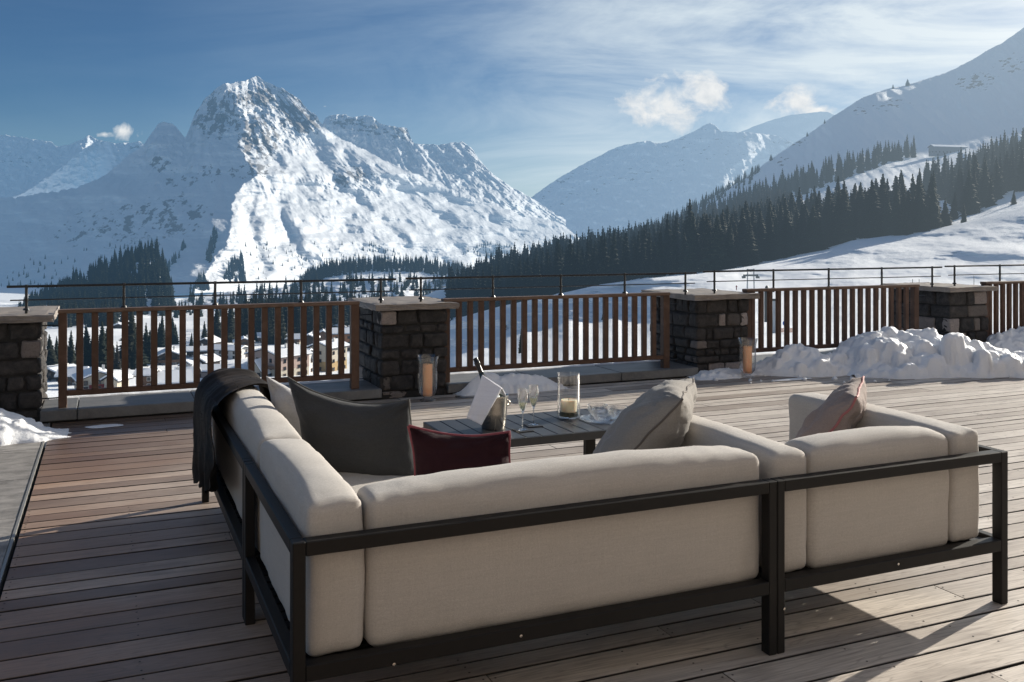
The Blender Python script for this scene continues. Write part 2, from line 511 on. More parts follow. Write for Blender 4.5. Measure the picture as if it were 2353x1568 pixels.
# ------------------------------------------------------------------ camera, sun, sky
cam_d = bpy.data.cameras.new('camera'); cam = bpy.data.objects.new('camera', cam_d); COL.objects.link(cam)
cam.location = (0, 0, H); cam.rotation_euler = (math.radians(90), 0, -TH)
cam_d.sensor_width = 36; cam_d.lens = F / 2353 * 36
cam_d.shift_y = -(784 - YH) / 2353
cam_d.clip_end = 60000; cam_d.clip_start = .05
scene.camera = cam

sun_d = bpy.data.lights.new('sun', 'SUN'); sun = bpy.data.objects.new('sun', sun_d); COL.objects.link(sun)
sun.rotation_euler = SUNV.to_track_quat('Z', 'Y').to_euler()
sun_d.energy = 5.0; sun_d.angle = math.radians(.53); sun_d.color = (1.0, .93, .81)

def make_world():
    w = bpy.data.worlds.new('World'); scene.world = w; w.use_nodes = True
    nt = w.node_tree; nt.nodes.clear(); k = N(nt)
    out = k.new('ShaderNodeOutputWorld')
    sky = k.new('ShaderNodeTexSky', sky_type='NISHITA'); sky.sun_disc = False
    sky.sun_elevation = SUN_EL; sky.sun_rotation = math.pi / 2 - SUN_AZ
    sky.altitude = 1700; sky.air_density = 1.0; sky.dust_density = 1.0; sky.ozone_density = 1.6
    d = k.new('ShaderNodeTexCoord').outputs['Generated']
    # turn the sky direction so that the valley axis is 'ahead'; s = sideways tangent, u = upward tangent
    a = k.vmath('DOT_PRODUCT', d, (CS, -SN, 0)); b = k.vmath('DOT_PRODUCT', d, (SN, CS, 0))
    sx = k.new('ShaderNodeSeparateXYZ'); k.link(d, sx.inputs[0])
    bb = k.math('MAXIMUM', b, .05)
    s = k.math('DIVIDE', a, bb); u = k.math('DIVIDE', sx.outputs[2], bb)
    cmb = k.new('ShaderNodeCombineXYZ'); k.link(s, cmb.inputs[0]); k.link(u, cmb.inputs[1])
    uv = cmb.outputs[0]
    # cirrus veils: streaks rising to the right, thicker on the sunny side
    st = k.map(uv, rot=(0, 0, math.radians(-24)), scale=(1.6, 6.5, 1))
    c1 = k.noise(st, 1.7, 7, .62, .9)
    c2 = k.noise(k.map(uv, loc=(3.1, 1.7, 0), rot=(0, 0, math.radians(-8)), scale=(1.2, 7, 1)), 2.6, 6, .6, .5)
    side = k.ramp(k.math('MULTIPLY_ADD', s, 1.0, .5), [(.10, 0.03), (.40, .25), (.58, .75), (.90, 1.0)])
    veil = k.math('MULTIPLY', k.ramp(c1, [(.38, 0.), (.62, 1.)]), side)
    veil2 = k.math('MULTIPLY', k.ramp(c2, [(.45, 0.), (.75, 1.)]), k.math('MULTIPLY_ADD', side, .7, .06))
    low = k.ramp(u, [(.0, 1.0), (.16, .0)])
    base_veil = k.math('ADD', k.math('MULTIPLY', side, k.math('MULTIPLY_ADD', low, .40, .36)), k.math('MULTIPLY', low, .22))
    cov = k.math('ADD', base_veil, k.math('ADD', k.math('MULTIPLY', veil, .7), k.math('MULTIPLY', veil2, .45)), clamp=True)
    cov = k.math('MULTIPLY', cov, k.math('MULTIPLY', k.ramp(u, [(.34, 1.0), (.75, .12)]), k.ramp(k.math('MULTIPLY', s, .5), [(.40, 1.0), (.8, .25)])))
    bg = k.new('ShaderNodeBackground')
    skc = k.vmath('MULTIPLY', sky.outputs[0], (.42, .65, .86))
    skn = k.new('ShaderNodeVectorMath', operation='SCALE'); k.link(skc, skn.inputs[0]); skn.inputs['Scale'].default_value = SKY_S
    ccol = k.mix(side, (.50, .65, .78), (.86, .94, .96))
    col = k.mix(k.math('MULTIPLY', cov, .8), skn.outputs[0], ccol)
    # small cumulus puffs above the far peaks
    pn = k.noise(k.map(uv, scale=(1, 1.25, 1)), 26, 7, .62, .35)
    def puff(cs, cu, rx, ry, lift=.0):
        v = k.vmath('DIVIDE', k.vmath('SUBTRACT', uv, (cs, cu, 0)), (rx, ry, 1))
        q = k.math('SUBTRACT', 1.0, k.vmath('LENGTH', v))
        return k.math('ADD', q, lift)
    ps = [puff(.170, .1385, .062, .036), puff(.205, .150, .040, .030), puff(.303, .143, .036, .024), puff(.325, .134, .036, .011), puff(-.418, .112, .030, .016, -.50), puff(-.437, .108, .030, .008, -.5), puff(-.462, .112, .012, .008, -.6), puff(-.200, .138, .010, .004, -.6)]
    q = ps[0]
    for x in ps[1:]: q = k.math('MAXIMUM', q, x)
    pm = k.ramp(k.math('ADD', q, k.math('MULTIPLY', k.math('SUBTRACT', pn, .5), 2.6)), [(.21, 0.), (.80, 1.)])
    shade = k.ramp(k.noise(uv, 60, 5, .6), [(.3, .0), (.7, 1.0)])
    pc = k.mix(shade, (.72, .76, .79), (.96, .96, .94))
    col = k.mix(k.math('MULTIPLY', pm, .92), col, pc)
    # unseen pale sky added overhead to lift the light in the shade
    col = k.mix(k.math('MULTIPLY', k.ramp(sx.outputs[2], [(.34, 0.0), (.62, 1.0)]), .20), col, (.50, .62, .78))
    # bright glow around the sun (out of frame, right) and a pale hazy sky behind the terrace
    sd = k.math('MAXIMUM', k.vmath('DOT_PRODUCT', d, tuple(SUNV)), 0.0)
    glow = k.math('POWER', sd, 26.0)
    col = k.mix(k.math('MULTIPLY', glow, 1.0, clamp=True), col, (2.2, 2.05, 1.8))
    k.link(col, bg.inputs[0]); bg.inputs[1].default_value = 1.0 / EX
    k.link(bg.outputs[0], out.inputs[0])
SKY_S = .085
make_world()
scene.cycles.film_exposure = EX
scene.cycles.transparent_max_bounces = 24; scene.cycles.max_bounces = 10
scene.view_settings.view_transform = 'Standard'; scene.view_settings.look = 'None'; scene.view_settings.exposure = 0

# ------------------------------------------------------------------ terrain
class Layer:
    """a hillside described by its foot and crest lines and by how far away each part of it lies"""
    def __init__(s, name, foot, crest, depth, mat, nc=200, nr=100, px=None, noisefn=None, rock=None, crest_noise=0, cseed=1, skirt=True):
        s.foot, s.crest, s.depth, s.noisefn = foot, crest, depth, noisefn
        s.cn, s.cseed = crest_noise, cseed
        x0, x1 = px if px else (crest[0][0], crest[-1][0])
        PX = np.linspace(x0, x1, nc)[None, :]
        T = np.linspace(0, 1, nr)[:, None]
        PX, T = np.broadcast_arrays(PX, T)
        V, py = s.surf(PX, T)
        rk = rock(PX, py, T) if rock else np.zeros_like(PX)
        if skirt:
            last = V[-1:].copy()
            dirv = last / np.linalg.norm(last[..., :2], axis=-1, keepdims=True)
            back = []
            for a, dz in ((60, -25), (250, -130), (900, -600)):
                q = last.copy(); sc = s.skirt_scale(last)
                q[..., :2] += dirv[..., :2] * a * sc[..., None]; q[..., 2] += dz * sc
                back.append(q); rk = np.concatenate([rk, rk[-1:] * .5], 0)
            V = np.concatenate([V] + back, 0)
        s.obj = mesh_np(name, V.reshape(-1, 3), grid_faces(V.shape[0], V.shape[1])[:, ::-1], mat, None, True, {'rock': rk})
        tag(s.obj, kind='structure')
    def skirt_scale(s, last):
        return np.clip(np.linalg.norm(last, axis=-1) / 4000.0, .02, 1.5)
    def ip(s, line, px):
        a = np.asarray(line, float); return np.interp(px, a[:, 0], a[:, 1])
    def surf(s, PX, T):
        f, c = s.ip(s.foot, PX), s.ip(s.crest, PX)
        if s.cn: c = c + s.cn * fbm(PX / 14.0, PX * 0 + .3, 0, 4, .6, seed=s.cseed) * 1.0
        py = f + (c - f) * T
        D = s.depth(PX, py, T)
        if s.noisefn: D = D + s.noisefn(PX, py, T, D)
        return at_np(PX, py, D), py
    def ground(s, px, py):
        f, c = s.ip(s.foot, px), s.ip(s.crest, px)
        t = np.clip((py - f) / (c - f), 0, 1)
        V, _ = s.surf(np.asarray(px, float), t)
        return V
    def depth_at(s, px, py):
        v = s.ground(px, py)
        return float(v[..., 0] * SN + v[..., 1] * CS)

def ell(px, py, cx, cy, rx, ry): return np.clip(1.25 - np.sqrt(((px - cx) / rx) ** 2 + ((py - cy) / ry) ** 2), 0, 1)

ip = np.interp
# --- the main massif
mt = mat_terrain('mountain_snow_and_rock', (.13, .13, .135), (.30, .285, .27), snow=(.655, .675, .70), fine=.034, bump=.5, bdist=7.0)
SPUR_Y = [150, 192, 230, 260, 290, 332, 365, 400, 447, 510, 560, 600, 660]
SPUR_X = [520, 517, 540, 556, 566, 545, 566, 590, 540, 530, 518, 490, 450]
def mdepth(px, py, t):
    xs = ip(py, SPUR_Y, SPUR_X) + 10 * fbm(py / 22, px / 90, 0, 3, seed=3)
    d = 2250 + 3.5 * (660 - py)
    right = np.maximum(px - xs, 0); left = np.maximum(xs - px, 0)
    d = d + 2.0 * right + 1.25 * left
    # shaded hanging face right of the summit
    xf = 600 + (py - 190) * .95
    face = sstep(-6, 30, px - xf) * (1 - sstep(262, 318, py)) * sstep(150, 190, py)
    d = d - face * 1.75 * np.minimum(np.maximum(px - xf, 0), 170)
    # shaded trough across the lit flank
    for (ax, ay, bx, by, w, dep) in ((690, 312, 800, 440, 26, 95), (765, 335, 860, 430, 18, 60), (612, 352, 660, 385, 14, 40), (800, 440, 950, 575, 14, 45), (560, 470, 600, 600, 15, 38), (880, 420, 1060, 520, 22, 55), (930, 430, 1120, 490, 16, 50), (640, 470, 700, 610, 13, 36)):
        tt = np.clip(((px - ax) * (bx - ax) + (py - ay) * (by - ay)) / ((bx - ax) ** 2 + (by - ay) ** 2), 0, 1)
        dx = px - (ax + (bx - ax) * tt); dyy = py - (ay + (by - ay) * tt)
        dd = np.sqrt(dx * dx + dyy * dyy)
        d = d + dep * np.exp(-(dd / w) ** 2) * np.sin(np.pi * np.clip(tt * .9 + .08, 0, 1))
    return d
def mnoise(px, py, t, d):
    q = (px - 545) / (py - 85)
    amp = sstep(.0, .15, t) * (1 - .6 * sstep(.93, 1.0, t))
    g = ridged(q * 5.5 + .35 * noise(px / 60., py / 60., 0, 7), py / 190.0, 0, 3, .45, seed=21) * 20 * sstep(-.4, .3, q) + ridged(q * 3, py / 160., 3.3, 3, .45, seed=25) * (16 + 34 * sstep(.1, -.4, q))
    r = px * d / F / 1.0; z = -(py) * d / F
    summit = ell(px, py, 560, 240, 210, 130) + .55 * ell(px, py, 365, 370, 70, 60) + .6 * ell(px, py, 800, 410, 90, 50)
    rough = fbm(r / 60., z / 42., d / 90., 5, .58, seed=31)
    return -amp * g * (.55 + .6 * noise(px / 70., py / 50., 2.2, 8)) - amp * rough * (5 + 26 * summit) - 30 * amp * fbm(px / 85., py / 70., 0, 3, seed=41)
def mrock(px, py, t):
    s = .26 * ell(px, py, 200, 560, 340, 130) + .2 * ell(px, py, 420, 470, 120, 90) + .78 * ell(px, py, 490, 262, 62, 62) + .6 * ell(px, py, 610, 225, 90, 45) + .75 * ell(px, py, 700, 272, 55, 45) + .55 * ell(px, py, 590, 330, 50, 60)
    s = s + .75 * ell(px, py, 365, 370, 36, 26) + .8 * ell(px, py, 805, 405, 70, 30) + .5 * ell(px, py, 600, 398, 60, 22) + .45 * ell(px, py, 450, 400, 120, 30)
    s = s + .33 * ell(px, py, 1180, 545, 150, 60) + .3 * ell(px, py, 720, 580, 220, 50) + .3 * ell(px, py, 260, 520, 190, 60) + .38 * ell(px, py, 600, 300, 160, 120)
    s = s + .25 * ell(px, py, 400, 480, 160, 60)
    qq = (px - 545) / (py - 85)
    return np.clip(s * (.75 + .55 * fbm(px / 16., py / 9., 0, 4, .6, seed=51) + .75 * fbm(qq * 16, py / 34., 0, 4, .6, seed=53)), 0, 1)
mtn_crest = [(-120, 470), (0, 456), (40, 455), (75, 447), (130, 440), (180, 431), (225, 412), (258, 390), (290, 362), (312, 345), (330, 334), (352, 300), (364, 284), (385, 281), (404, 291), (425, 318), (440, 282), (452, 252), (475, 224), (500, 200), (515, 191), (560, 188), (572, 184), (583, 177), (596, 176), (606, 188), (640, 200), (668, 214), (690, 232), (708, 252), (730, 268), (744, 292), (775, 312), (800, 328), (850, 352), (900, 378), (960, 402), (1050, 440), (1130, 470), (1200, 496), (1260, 505), (1300, 522), (1345, 560)]
mtn_foot = [(-120, 690), (0, 690), (300, 680), (600, 668), (760, 655), (1000, 640), (1345, 620)]
mountain = Layer('snowy_mountain', mtn_foot, mtn_crest, mdepth, mt, 820, 440, None, mnoise, mrock, 3.6, 5)

# --- ridge behind it to the right
def bdepth(px, py, t):
    d = 3900 + 3.4 * (520 - py) + .15 * np.maximum(px - 740, 0)
    xs = ip(py, [260, 300, 340, 400, 460], [880, 925, 955, 1000, 1060])
    d = d + 2.2 * np.maximum(px - xs, 0)
    xs2 = ip(py, [320, 360, 420, 480], [1062, 1085, 1100, 1120])
    d = d + 1.4 * np.maximum(px - xs2, 0)
    xf = ip(py, [325, 345, 380, 430], [990, 1000, 1030, 1090])
    return d - 1.9 * np.clip(px - xf, 0, 70)
def bnoise(px, py, t, d):
    q = (px - 800) / (py - 120)
    return -sstep(0, .2, t) * (ridged(q * 9, py / 150., 0, 4, .55, seed=61) * 20 + fbm(px / 22., py / 14., 0, 5, .6, seed=66) * 22 + 30 * fbm(px / 70., py / 50., 0, 2, seed=68))
def brock(px, py, t):
    s = .7 * ell(px, py, 790, 282, 60, 25) + .65 * ell(px, py, 870, 300, 60, 34) + .6 * ell(px, py, 935, 310, 36, 30) + .4 * ell(px, py, 1060, 345, 50, 24) + .35 * ell(px, py, 1200, 480, 60, 40)
    return np.clip(s * (.75 + .8 * fbm(px / 14., py / 8., 0, 4, .6, seed=71)), 0, 1)
Layer('rear_ridge', [(690, 520), (1100, 560), (1300, 580)], [(690, 330), (735, 296), (748, 272), (762, 265), (790, 262), (806, 270), (840, 266), (856, 268), (872, 284), (905, 292), (935, 294), (944, 318), (952, 330), (985, 332), (1010, 334), (1040, 328), (1064, 327), (1082, 338), (1095, 358), (1130, 400), (1180, 432), (1225, 458), (1300, 505)], bdepth, mt, 300, 130, None, bnoise, brock, 2.2, 15)

# --- far left ridges
def ldepth(px, py, t):
    xs = ip(py, [305, 345, 385, 440, 480], [206, 190, 140, 60, -20])
    return 5200 + 4.6 * (480 - py) + 4.6 * np.maximum(px - xs, 0) * sstep(262, 215, px) + 1.6 * np.maximum(xs - px, 0) * 1.0
def lnoise(px, py, t, d): return -sstep(0, .2, t) * (ridged((px - 200) / (py - 200) * 5, py / 90., 0, 4, .55, seed=81) * 26 + fbm(px / 18., py / 13., 0, 5, .6, seed=83) * 26)
def lrock(px, py, t):
    return np.clip((.45 * ell(px, py, 60, 370, 120, 40) + .5 * ell(px, py, 300, 335, 60, 22)) * (.75 + .8 * fbm(px / 14., py / 8., 0, 4, .6, seed=85)), 0, 1)
Layer('left_ridge', [(-140, 480), (460, 470)], [(-140, 318), (-40, 308), (0, 310), (40, 314), (60, 318), (118, 326), (130, 338), (160, 332), (185, 322), (206, 311), (222, 320), (262, 330), (320, 326), (350, 340), (460, 360)], ldepth, mt, 240, 120, None, lnoise, lrock, 2.5, 25)

# --- far mountains in the middle
mfar = mat_terrain('far_mountain_snow', (.16, .16, .165), (.26, .25, .24), fine=.012, bump=.8, bdist=16.0, hz=.62)
def fdepth(px, py, t):
    xs = ip(py, [280, 330, 400, 460, 560], [1632, 1610, 1560, 1500, 1400])
    return 6500 + 6.0 * (560 - py) - 1.5 * np.maximum(px - xs, 0) * sstep(1780, 1700, px) + 1.0 * np.maximum(xs - px, 0) + 3.2 * np.maximum(px - ip(py, [300, 330, 400, 430], [1735, 1745, 1665, 1640]), 0) * ell(px, py, 1700, 370, 110, 75)
def fnoise(px, py, t, d): return -sstep(0, .2, t) * (ridged((px - 1620) / (py - 150) * 6, py / 120., 0, 4, .5, seed=91) * 30 + fbm(px / 28., py / 16., 0, 5, .55, seed=93) * 34)
def frock(px, py, t): return np.clip(.42 * (.7 + .8 * fbm(px / 20., py / 6., 0, 4, .6, seed=95)) * (.5 + .5 * sstep(.3, .8, t)), 0, 1)
Layer('far_mountain', [(1150, 600), (1900, 560)], [(1150, 500), (1215, 458), (1260, 425), (1300, 400), (1350, 372), (1400, 346), (1440, 332), (1490, 324), (1506, 330), (1520, 329), (1560, 318), (1595, 302), (1615, 290), (1632, 283), (1645, 290), (1656, 302), (1700, 303), (1740, 306), (1790, 314), (1820, 326), (1900, 400)], fdepth, mfar, 300, 130, None, fnoise, frock, 1.6, 35)
Layer('far_peak', [(1640, 400), (2100, 400)], [(1640, 320), (1700, 304), (1740, 288), (1780, 274), (1815, 265), (1850, 261), (1888, 257), (1905, 258), (1930, 270), (2100, 330)], lambda px, py, t: 9500 + 6 * (400 - py) - .6 * (px - 1700), mfar, 120, 50, None, lambda px, py, t, d: -fbm(px / 30., py / 20., 0, 4, seed=97) * 40, lambda px, py, t: px * 0 + .1, .8, 45)

# --- the big slope on the right
mslope = mat_terrain('slope_snow_and_rock', (.07, .07, .07), (.16, .15, .14), fine=.05, bump=.55, bdist=3.0)
rs_crest = [(950, 690), (1000, 668), (1060, 648), (1150, 618), (1250, 590), (1330, 566), (1400, 550), (1480, 528), (1520, 512), (1560, 494), (1620, 462), (1680, 428), (1720, 404), (1750, 382), (1800, 346), (1850, 314), (1890, 285), (1920, 264), (1960, 238), (1990, 221), (2030, 207), (2080, 196), (2120, 184), (2160, 172), (2200, 156), (2240, 134), (2270, 115), (2300, 101), (2330, 80), (2353, 64), (2420, 25), (2560, -20)]
rs_foot = [(950, 760), (1050, 728), (1150, 700), (1300, 668), (1380, 650), (1480, 637), (1600, 626), (1700, 612), (1800, 595), (1900, 572), (1960, 549), (2050, 537), (2150, 522), (2250, 500), (2353, 474), (2560, 430)]
def rdepth(px, py, t):
    db = ip(px, [950, 1050, 1300, 1500, 1640, 1960, 2353, 2560], [720, 650, 500, 420, 380, 430, 430, 400])
    dc = ip(px, [950, 1300, 1500, 1700, 2000, 2353, 2560], [900, 1150, 1300, 1450, 1750, 1950, 1900])
    return db + (dc - db) * t ** 1.15
def rnoise(px, py, t, d): return -sstep(0, .12, t) * d / 1200. * (22 * fbm(px / 110., py / 60., 0, 3, seed=101) + 7 * ridged((px - py) / 40., py / 200., 0, 4, .5, seed=103))
def rrock(px, py, t):
    s = .75 * ell(px, py, 2240, 190, 60, 30) + .6 * ell(px, py, 2320, 150, 60, 40) + .5 * ell(px, py, 2060, 235, 60, 26) + .55 * ell(px, py, 1800, 372, 46, 22) + .6 * ell(px, py, 1840, 330, 40, 14) + .45 * ell(px, py, 1980, 255, 60, 24) + .35 * ell(px, py, 2130, 320, 50, 14)
    return np.clip(s * (.7 + 1.0 * fbm(px / 18., py / 6., 0, 4, .6, seed=105)) + .5 * sstep(1750, 1600, px) * sstep(.9, 1.0, t), 0, 1)
rslope = Layer('right_slope', [(x, y + 12) for x, y in rs_foot], rs_crest, rdepth, mslope, 420, 200, None, rnoise, rrock, 1.2, 55)

# --- the snow field below the terrace
mfield = mat_terrain('piste_snow', fine=.35, bump=.55, bdist=.5, hz=.8, snow=(.80, .82, .845))
sf_foot = [(860, 1000), (1000, 960), (1200, 900), (1700, 880), (2353, 870), (2560, 870)]
sf_crest = [(860, 830), (1000, 760)] + [(x, y + 4) for x, y in rs_foot[1:]]
def sdepth(px, py, t):
    db = ip(px, [860, 1200, 2353], [16, 20, 26])
    dc = ip(px, [860, 1000, 1050, 1300, 1500, 1640, 1960, 2353, 2560], [420, 400, 388, 340, 330, 352, 432, 432, 402])
    tb = .66 + .05 * fbm(px / 90., px * 0, 0, 2, seed=117)
    bank = np.where(t > tb, .90 + .10 * (t - tb) / (1 - tb), .90 * (t / tb) ** 1.7)      # steep left-facing bank
    w = sstep(1660, 1420, px)
    return db + (dc - db) * (w * bank + (1 - w) * t ** 1.35)
def snoise(px, py, t, d):
    x = px * d / F
    return -sstep(.05, .3, t) * sstep(1.0, .93, t) * d * (.040 * fbm(px / 260., py / 40., 0, 2, seed=111) + .009 * fbm(px / 70., py / 14., 0, 3, seed=113) + .002 * fbm(px / 14., py / 4., 0, 3, seed=115))
sfield = Layer('snow_field', sf_foot, sf_crest, sdepth, mfield, 420, 260, None, snoise, None, 0, 65, skirt=False)

# --- valley floor
def vz(d): return -45 - np.maximum(d - 280, 0) * .055 + np.maximum(280 - d, 0) * .155
nd, npx = 160, 160
dv = 14 * (2400 / 14.0) ** np.linspace(0, 1, nd)[:, None]; pv = np.linspace(-250, 1150, npx)[None, :]
dv, pv = np.broadcast_arrays(dv, pv)
rv = (pv - CX) * dv / F
Xv, Yv = rv * CS + dv * SN, -rv * SN + dv * CS
Zv = vz(dv) + sstep(150, 400, dv) * 2.0 * fbm(Xv / 60, Yv / 60, 0, 3, seed=121) + sstep(420, 900, dv) * 10 * fbm(Xv / 220, Yv / 220, 0, 3, seed=123)
vo = mesh_np('valley_floor', np.stack([Xv, Yv, Zv], -1).reshape(-1, 3), grid_faces(nd, npx), mfield, None, True, {'rock': Xv * 0})
tag(vo, kind='structure')
def vground(px, d):
    r = (px - CX) * d / F
    x, y = r * CS + d * SN, -r * SN + d * CS
    z = vz(np.asarray(d, float)) + sstep(150, 400, d) * 2.0 * fbm(x / 60, y / 60, 0, 3, seed=121) + sstep(420, 900, d) * 10 * fbm(x / 220, y / 220, 0, 3, seed=123)
    return (float(x), float(y), float(z))
def vground_py(px, py):
    """valley point that appears at (px,py)"""
    d = 300.0
    for _ in range(40): d = .5 * d + .5 * F * (H - float(vz(d))) / (py - YH)
    g = vground(px, d)
    d = .3 * d + .7 * F * (H - g[2]) / (py - YH)
    return vground(px, d), d

# far ground sheet to the horizon
g = MB(); g.lathe([(0, 0), (3000, 0), (16000, 0)], (0, 0, -150), 48); tag(g.build('ground', mfield), kind='structure')

# wooded knolls on the valley's far side
mknoll = mat_terrain('knoll_snow', fine=.05, bump=.5, bdist=2.0)
hillA = Layer('wooded_hill', [(-60, 740), (420, 735)], [(-60, 730), (60, 704), (130, 668), (180, 640), (220, 620), (260, 602), (300, 588), (340, 576), (362, 578), (378, 610), (390, 660), (405, 700), (420, 730)], lambda px, py, t: 1000 + 420 * t + 30 * fbm(px / 40., py / 40., 0, 3, seed=131), mknoll, 120, 40)
hillB = Layer('wooded_knoll', [(640, 690), (1120, 700)], [(640, 668), (690, 642), (720, 622), (760, 612), (800, 606), (850, 602), (900, 600), (960, 606), (1010, 612), (1060, 620), (1120, 650)], lambda px, py, t: 1300 + 380 * t + 25 * fbm(px / 40., py / 40., 0, 3, seed=133), mknoll, 120, 40)
hillC = Layer('rocky_knoll', [(960, 690), (1150, 680)], [(960, 668), (1000, 640), (1040, 628), (1080, 622), (1120, 640), (1150, 660)], lambda px, py, t: 1150 + 250 * t + 25 * fbm(px / 18., py / 18., 0, 4, seed=135), mknoll, 80, 40, None, None, lambda px, py, t: np.clip(.55 + .6 * fbm(px / 10., py / 8., 0, 4, seed=137), 0, 1))
hillD = Layer('valley_terraces', [(380, 745), (980, 730)], [(380, 700), (440, 682), (520, 672), (600, 664), (700, 655), (800, 640), (900, 634), (980, 640)], lambda px, py, t: 950 + 420 * t + 25 * fbm(px / 50., py / 30., 0, 3, seed=139), mknoll, 160, 50, None, lambda px, py, t, d: 14 * fbm(px / 30., py / 9., 0, 4, seed=141), lambda px, py, t: np.clip(.3 + .5 * fbm(px / 22., py / 7., 0, 4, seed=143), 0, 1))

# ------------------------------------------------------------------ trees
def spruce_np(seed, levels=26, per=10, lean=0.0, wid=.17):
    rr = random.Random(seed); V, Fc = [], []
    def tri(a, b, c):
        i = len(V); V.extend((a, b, c)); Fc.append((i, i + 1, i + 2))
    n = 6
    for k in range(n):   # trunk
        a0, a1 = 2 * math.pi * k / n, 2 * math.pi * (k + 1) / n
        p = lambda a, r, z: (r * math.cos(a), r * math.sin(a), z)
        tri(p(a0, .013, -.03), p(a1, .013, -.03), (0, 0, .95))
    lobes = [rr.uniform(.75, 1.15) for _ in range(7)]
    for i in range(levels):
        z = .05 + .93 * (i / (levels - 1)) ** .95
        base = wid * (1 - z) ** .82 * (.55 + .45 * min(1, z / .12)) + .006
        a0 = rr.uniform(0, 6.28)
        cnt = max(4, int(per * (1.15 - .6 * z)))
        for j in range(cnt):
            a = a0 + 2 * math.pi * j / cnt + rr.uniform(-.25, .25)
            L = base * rr.uniform(.62, 1.18) * lobes[int((a % 6.28) / 6.28 * 7) % 7]
            if rr.random() < .06: L *= .4
            zz = z + rr.uniform(-.012, .012)
            w = L * rr.uniform(.30, .46) + .004
            dr = L * rr.uniform(.22, .5)
            ca, sa = math.cos(a), math.sin(a)
            tip = (L * ca, L * sa, zz - dr)
            mid = (L * .55 * ca, L * .55 * sa, zz - dr * .30)
            l = (L * .6 * ca - w * sa, L * .6 * sa + w * ca, zz - dr * .75)
            r = (L * .6 * ca + w * sa, L * .6 * sa - w * ca, zz - dr * .75)
            o = (0, 0, zz + .012)
            tri(o, l, mid); tri(o, mid, r); tri(l, tip, mid); tri(mid, tip, r)
            h = (L * .62 * ca, L * .62 * sa, zz - dr - max(L * (.30 if per > 7 else .5), .93 / levels * 1.1))      # hanging twigs
            tri(l, h, r)
            if per <= 7:
                tri(o, (L * .3 * ca, L * .3 * sa, zz - .14), tip)
    return np.array(V, float), np.array(Fc, int)

mtree = mat_tree('spruce_needles', (.014, .022, .015), (.045, .058, .038), 1.0)
mtree2 = mat_tree('larch_twigs', (.035, .034, .026), (.085, .075, .058))
HI, LO = [], []
for sd in range(6):
    v, f = spruce_np(100 + sd, 25, 11, wid=.20 + .014 * sd)
    me = bpy.data.meshes.new('spruce'); me.from_pydata(v.tolist(), [], f.tolist()); me.materials.append(mtree); HI.append(me)
for sd in range(3):
    v, f = spruce_np(160 + sd, 22, 8, wid=.15)
    me = bpy.data.meshes.new('larch'); me.from_pydata(v.tolist(), [], f.tolist()); me.materials.append(mtree2); HI.append(me)
for sd in range(5): LO.append(spruce_np(200 + sd, 12, 7, wid=.215))

def tree(loc, h, label, group=None, larch=False, name='spruce_tree', fat=1.0):
    me = HI[R.randrange(6, 9)] if larch else HI[R.randrange(6)]
    o = bpy.data.objects.new(name, me); COL.objects.link(o)
    o.location = loc; s = h * R.uniform(.86, 1.1)
    fw_ = R.uniform(.8, 1.35) * fat; o.scale = (s * R.uniform(.9, 1.1) * fw_, s * R.uniform(.9, 1.1) * fw_, s)
    o.rotation_euler = (R.uniform(-.035, .035), R.uniform(-.035, .035), R.uniform(0, 6.28))
    tag(o, label, 'tree', group)
    return o

def forest(name, pts, mat, label):
    """pts: list of (x,y,z,h): one mass of trees"""
    VV, FF, off = [], [], 0
    for (x, y, z, h) in pts:
        v, f = LO[R.randrange(5)]
        a = R.uniform(0, 6.28); c, s = math.cos(a), math.sin(a); w = h * R.uniform(.85, 1.25)
        q = np.stack([(v[:, 0] * c - v[:, 1] * s) * w + x, (v[:, 0] * s + v[:, 1] * c) * w + y, v[:, 2] * h + z], 1)
        VV.append(q); FF.append(f + off); off += len(v)
    o = mesh_np(name, np.concatenate(VV), np.concatenate(FF), mat, None, False)
    tag(o, label, 'forest', kind='stuff')
    return o

def inpoly(x, y, P):
    ins = False
    for i in range(len(P)):
        x1, y1 = P[i]; x2, y2 = P[i - 1]
        if (y1 > y) != (y2 > y) and x < (x2 - x1) * (y - y1) / (y2 - y1) + x1: ins = not ins
    return ins

def scatter(layer, P, spacing, n_try, hmin, hmax, seed):
    rr = random.Random(seed); xs = [p[0] for p in P]; ys = [p[1] for p in P]
    cand = [(rr.uniform(min(xs), max(xs)), rr.uniform(min(ys), max(ys))) for _ in range(n_try)]
    cand = [c for c in cand if inpoly(c[0], c[1], P)]
    G = layer.ground(np.array([c[0] for c in cand]), np.array([c[1] for c in cand]))
    pts, cells = [], {}
    for (x, y), g in zip(cand, G):
        c = (int(g[0] // spacing), int(g[1] // spacing)); ok = True
        for dx in (-1, 0, 1):
            for dy in (-1, 0, 1):
                for q in cells.get((c[0] + dx, c[1] + dy), ()):
                    if (q[0] - g[0]) ** 2 + (q[1] - g[1]) ** 2 < spacing ** 2: ok = False
        if not ok: continue
        cells.setdefault(c, []).append(g)
        pts.append((x, y, float(g[0]), float(g[1]), float(g[2]), hmin + (hmax - hmin) * rr.random() ** .8))
    return pts

